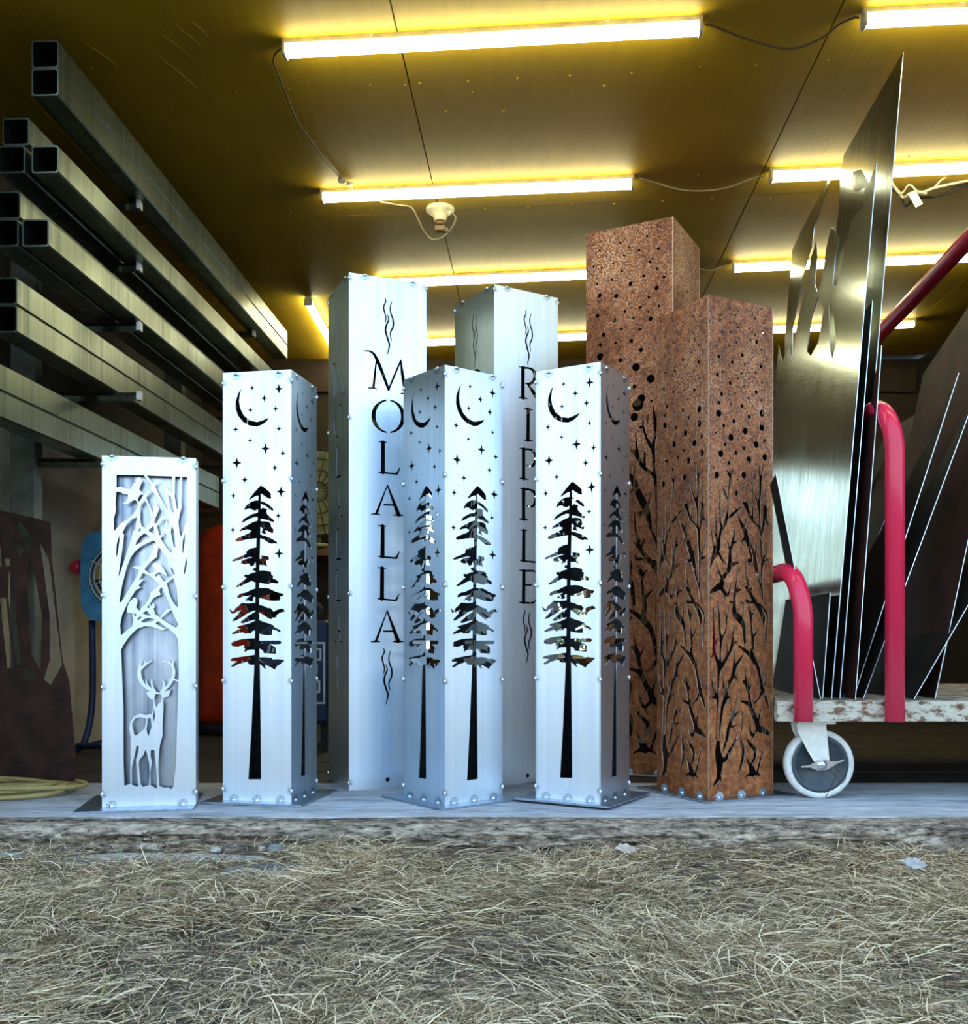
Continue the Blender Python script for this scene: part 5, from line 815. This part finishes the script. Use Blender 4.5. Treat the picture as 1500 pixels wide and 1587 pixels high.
# ---------------------------------------------------------------- tube rack at the left
rack = empty('tube_rack', (-1.55, 3.41, 0)); tag(rack, 'dark steel cantilever rack along the left wall holding square tubes', 'rack')
bott = [1.9465, 1.7355, 1.5345, 1.2995, 1.0755]
TD = Vector((.0449, 1, 0))
for k, yy in enumerate((0, 1.44)):
    xo = .06*k
    MB().box((xo, yy, 1.09), (.085, .06, 2.18), bev=.004).build('upright', GREYP, rack)
    for zb in bott:
        mb = MB(); L = .42; x1 = 1.55-1.165+xo
        mb.tube([(xo+.03, yy-.06*0, zb-.017), (x1-.04, yy, zb-.017), (x1-.005, yy, zb-.0155)], .015, 4, smooth=False)
        mb.build('arm', TUBEM, rack)
        MB().box((x1-.002, yy, zb-.014), (.012, .03, .03)).build('arm_tip', PALE, rack)
def make_tube(L=2.6, a=.075, t=.004):
    mb = MB(); o_, i_ = a/2, a/2-t; c = .004
    def ring(h): return [(-h+c, -h), (h-c, -h), (h, -h+c), (h, h-c), (h-c, h), (-h+c, h), (-h, h-c), (-h, -h+c)]
    vs = []
    for y in (0, L):
        vs += [(x, y, z) for x, z in ring(o_)]+[(x, y, z) for x, z in ring(i_)]
    fs = []
    for k in range(8):
        k2 = (k+1) % 8
        fs += [(k, k2, 16+k2, 16+k), (8+k2, 8+k, 24+k, 24+k2), (k2, k, 8+k, 8+k2), (16+k, 16+k2, 24+k2, 24+k)]
    mb.add(vs, fs); return mb.mesh('square_tube')
TM = make_tube(); TM.materials.append(TUBEM); TMS = make_tube(2.0); TMS.materials.append(TUBEM)
TUBES = [(-1.199, 1.984, 'square steel tube on the top arms, lower of the top pair'), (-1.199, 2.060, 'square steel tube stacked highest, just under the ceiling edge'),
         (-1.199, 1.773, 'square steel tube on the second arms, nearest the aisle'), (-1.279, 1.849, 'square steel tube lying on top of the inner second row tube'),
         (-1.290, 1.773, 'inner square steel tube of the second row, under another tube'),
         (-1.225, 1.572, 'square steel tube on the third arms, nearest the aisle'), (-1.303, 1.648, 'upper inner square steel tube of the third row'), (-1.308, 1.572, 'lower inner square steel tube of the third row'),
         (-1.312, 1.413, 'upper square steel tube of the fourth row'), (-1.312, 1.337, 'lower square steel tube of the fourth row'),
         (-1.377, 1.189, 'upper square steel tube of the lowest row'), (-1.377, 1.113, 'lower square steel tube of the lowest row')]
for i, (x, z, lb) in enumerate(TUBES):
    o = link('square_tube', TM if i < 5 else TMS, None, None, (x, 2.75+.0*i, z), (0, 0, -math.atan(.0449))); tag(o, lb, 'tube', 'square tubes on the rack')

# ---------------------------------------------------------------- things behind the pillars
def scrap():
    k = 3.33/1560
    def q(x, y): px = x/2.5177; py = 660+y/2.5177; return ((px-750)*k, .463-(py-990)*k)
    outer = [(-90, 285), (0, 296), (205, 345), (212, 480), (262, 880), (290, 965), (322, 1260), (325, 1345), (-90, 1345)]
    holes = ['-20,440 15,440 22,520 -20,520', '30,487 52,490 58,518 35,516', '78,342 95,350 134,402 130,468 112,440 74,366', '66,402 108,450 90,478 60,432',
             '166,424 202,490 213,560 262,900 220,978 192,956 213,880 208,700', '131,480 150,560 180,700 180,925 142,860 130,700 117,540', '47,538 60,542 103,898 86,900 47,640',
             '14,642 40,642 75,912 50,912', '112,912 130,902 158,940 152,962 125,958', '-30,700 -5,720 12,780 10,890 -20,920']
    P = [[q(*p) for p in outer]]+[[q(*map(float, t.split(','))) for t in h_.split()] for h_ in holes]
    zmin = min(p[1] for p in P[0]); P = [[(a, max(b_-zmin, 0)) for a, b_ in l] for l in P]
    mb = MB(); mb.plate(P, .004, Matrix.Rotation(-.05, 4, 'X'))
    return tag(mb.build('scrap_sheet', SCRAP, None, (0, 3.27, .001)), 'rusty scrap steel sheet with long cut slots leaning by the left wall', 'sheet')
scrap()
mb = MB(); pts = []
for k in range(230):
    a = k*.14; lap = a/(2*math.pi); r = .185+.035*math.sin(lap*2.7)+.012*math.sin(a*1.3)
    pts.append((-1.47+.03*math.sin(lap*4.1)+r*1.2*math.cos(a), 3.01+.02*math.cos(lap*3)+r*.62*math.sin(a), .010+.0085*(lap/2)+.004*math.sin(k*.3)))
tag(mb.tube(pts, .0065, 7).build('yellow_hose', HOSEM), 'coiled yellow air hose on the floor by the rusty scrap', 'hose')

fan = empty('floor_fan', (-1.50, 4.2, 0), .12); tag(fan, 'light blue fan with round grille half hidden behind the deer panel', 'fan')
hs = []
for k in range(40):
    a = 2*math.pi*k/40; cs, sn = math.cos(a), math.sin(a); hs.append((.165*abs(cs)**.45*math.copysign(1, cs), .72+.19*abs(sn)**.45*math.copysign(1, sn)))
ring = [(.135*math.cos(-2*math.pi*k/36), .72+.135*math.sin(-2*math.pi*k/36)) for k in range(36)]
mb = MB(); mb.plate([hs, ring], .09, Matrix.Translation((0, -.045, 0))); mb.build('fan_housing', BLUEM, fan)
mb = MB()
for r in (.03, .05, .07, .09, .11, .128): mb.tube([(r*math.cos(2*math.pi*k/28), -.05, .72+r*math.sin(2*math.pi*k/28)) for k in range(29)], .0028, 5, cap=False)
for k in range(8):
    a = math.pi*k/4; mb.tube([(.02*math.cos(a), -.05, .72+.02*math.sin(a)), (.138*math.cos(a+.3), -.05, .72+.138*math.sin(a+.3))], .0028, 5)
mb.build('grille', PALE, fan)
mb = MB()
for k in range(4):
    a = math.pi/2*k; mb.add([(.02*math.cos(a), 0, .72+.02*math.sin(a)), (.12*math.cos(a+.1), -.015, .72+.12*math.sin(a+.1)), (.12*math.cos(a+.9), .015, .72+.12*math.sin(a+.9)), (.02*math.cos(a+.9), .005, .72+.02*math.sin(a+.9))], [(0,1,2,3)])
mb.build('blades', NAVY, fan)
MB().lathe([(.0001, -.03), (.026, -.02), (.03, 0), (.026, .02), (.0001, .03)], 16, 0, Matrix.Translation((-.19, .0, .76))).build('red_knob', RED, fan)
for x in (-.13, .13): MB().tube(smooth([(x, 0, .54), (x, .0, .2), (x-.02*(1 if x < 0 else -1), -.06, .03), (x-.05, -.2, .022)]), .014, 8).build('stand_leg', NAVY, fan)
MB().tube([(-.16, -.12, .03), (.16, -.12, .03)], .013, 8).build('stand_bar', NAVY, fan)

tank = empty('gas_tank', (-1.24, 4.97, 0)); tag(tank, 'orange red steel tank with domed top between the deer panel and the tree pillar', 'tank')
MB().lathe([(.0001, .05), (.17, .06), (.18, .1), (.18, .88), (.172, .94), (.14, .99), (.08, 1.02), (.0001, 1.03)], 36).build('tank_body', ORANGE, tank)
MB().lathe([(.16, .0), (.165, .0), (.165, .07), (.16, .07), (.16, .0)], 28).build('foot_ring', BLACKM, tank)
MB().lathe([(.0001, 1.02), (.03, 1.02), (.03, 1.08), (.05, 1.09), (.05, 1.1), (.0001, 1.1)], 16).build('valve', BEAD, tank)
for z in (.78, .86): MB().lathe([(.1803, z), (.1825, z+.003), (.1803, z+.006)], 36).build('welded_band', ORANGE, tank)

# welding machine: a navy box with a white framed front panel and the word Blue
wm = empty('welding_machine', (-.80, 4.3, 0), .1); tag(wm, 'navy welding machine marked Blue behind the second pillar', 'machine')
MB().box((0, 0, .33), (.30, .5, .42), bev=.012).build('cabinet', NAVY, wm)
fr = [[(-.02, .20), (.135, .20), (.135, .45), (-.02, .45)], [(-.012, .442), (.127, .442), (.127, .208), (-.012, .208)]]
MB().plate(fr, .004, Matrix.Translation((0, -.255, 0))).build('panel_frame', PALE, wm)
for x, z, w_, h_ in ((.095, .40, .05, .05), (.085, .34, .04, .04), (.1, .27, .03, .05), (.03, .40, .04, .03)):
    mb = MB(); mb.plate([[(x-w_/2, z-h_/2), (x+w_/2, z-h_/2), (x+w_/2, z+h_/2), (x-w_/2, z+h_/2)], [(x-w_/2+.008, z+h_/2-.008), (x+w_/2-.008, z+h_/2-.008), (x+w_/2-.008, z-h_/2+.008), (x-w_/2+.008, z-h_/2+.008)]], .003, Matrix.Translation((0, -.256, 0))); mb.build('panel_button', PALE, wm)
cu = bpy.data.curves.new('brand_lettering', 'FONT'); cu.body = 'Blue'; cu.size = .085; cu.extrude = .001; cu.shear = .25
to = bpy.data.objects.new('tmp_text', cu); COL.objects.link(to); bpy.context.view_layer.update()
tme = bpy.data.meshes.new_from_object(to.evaluated_get(bpy.context.evaluated_depsgraph_get())); bpy.data.objects.remove(to)
link('lettering', tme, wm, PALE, (-.155, -.2525, .385), (math.pi/2, 0, 0))
MB().tube(smooth([(-.1, -.15, .54), (-.1, -.15, .6), (0, -.15, .62), (.1, -.15, .6), (.1, -.15, .54)]), .012, 8).build('handle', BLACKM, wm)
for x in (-.16, .16):
    MB().lathe([(.0001, -.02), (.06, -.02), (.065, -.01), (.065, .01), (.06, .02), (.0001, .02)], 24, 0, Matrix.Translation((x, .15, .065)) @ Matrix.Rotation(math.pi/2, 4, 'Y')).build('wheel', BLACKM, wm)
    MB().box((x*.8, -.18, .06), (.03, .04, .12)).build('foot', BLACKM, wm)

shelf = empty('back_shelf', (-.75, 6.1, 0)); tag(shelf, 'orange wooden shelf on the back wall left of the lettered pillar', 'shelf')
MB().box((0, 0, .98), (1.1, .28, .045)).build('shelf_board', WOODO, shelf)
for x in (-.45, .45): MB().box((x, .02, .48), (.05, .22, .955)).build('shelf_leg', BACKW, shelf)
MB().box((0, .0, .5), (.84, .2, .03)).build('shelf_board', WOODO, shelf)
wf = empty('wall_fan', (-.99, 6.02, 1.005)); tag(wf, 'round olive wire guarded fan standing on the orange shelf', 'fan')
MB().lathe([(.0001, .0), (.09, .0), (.09, .02), (.03, .03), (.0001, .03)], 24).build('fan_foot', OLIVE, wf)
MB().tube([(0, .03, .02), (0, .03, .18)], .014, 10).build('fan_neck', OLIVE, wf)
Mz = Matrix.Translation((0, 0, .33)) @ Matrix.Rotation(math.pi/2, 4, 'X')
MB().lathe([(.0001, -.05), (.1, -.05), (.25, -.02), (.25, .0), (.245, .0), (.1, -.04), (.0001, -.04)], 36, 0, Mz).build('fan_shell', OLIVE, wf)
mb = MB()
for r, y in ((.26, 0), (.2, -.03), (.13, -.045), (.06, -.05)): mb.tube([(r*math.cos(2*math.pi*k/36), y, .33+r*math.sin(2*math.pi*k/36)) for k in range(37)], .004, 5, cap=False)
for k in range(18):
    a = 2*math.pi*k/18; mb.tube([(.04*math.cos(a), -.052, .33+.04*math.sin(a)), (.13*math.cos(a), -.045, .33+.13*math.sin(a)), (.26*math.cos(a), 0, .33+.26*math.sin(a))], .003, 5)
mb.build('wire_guard', BLACKM, wf)
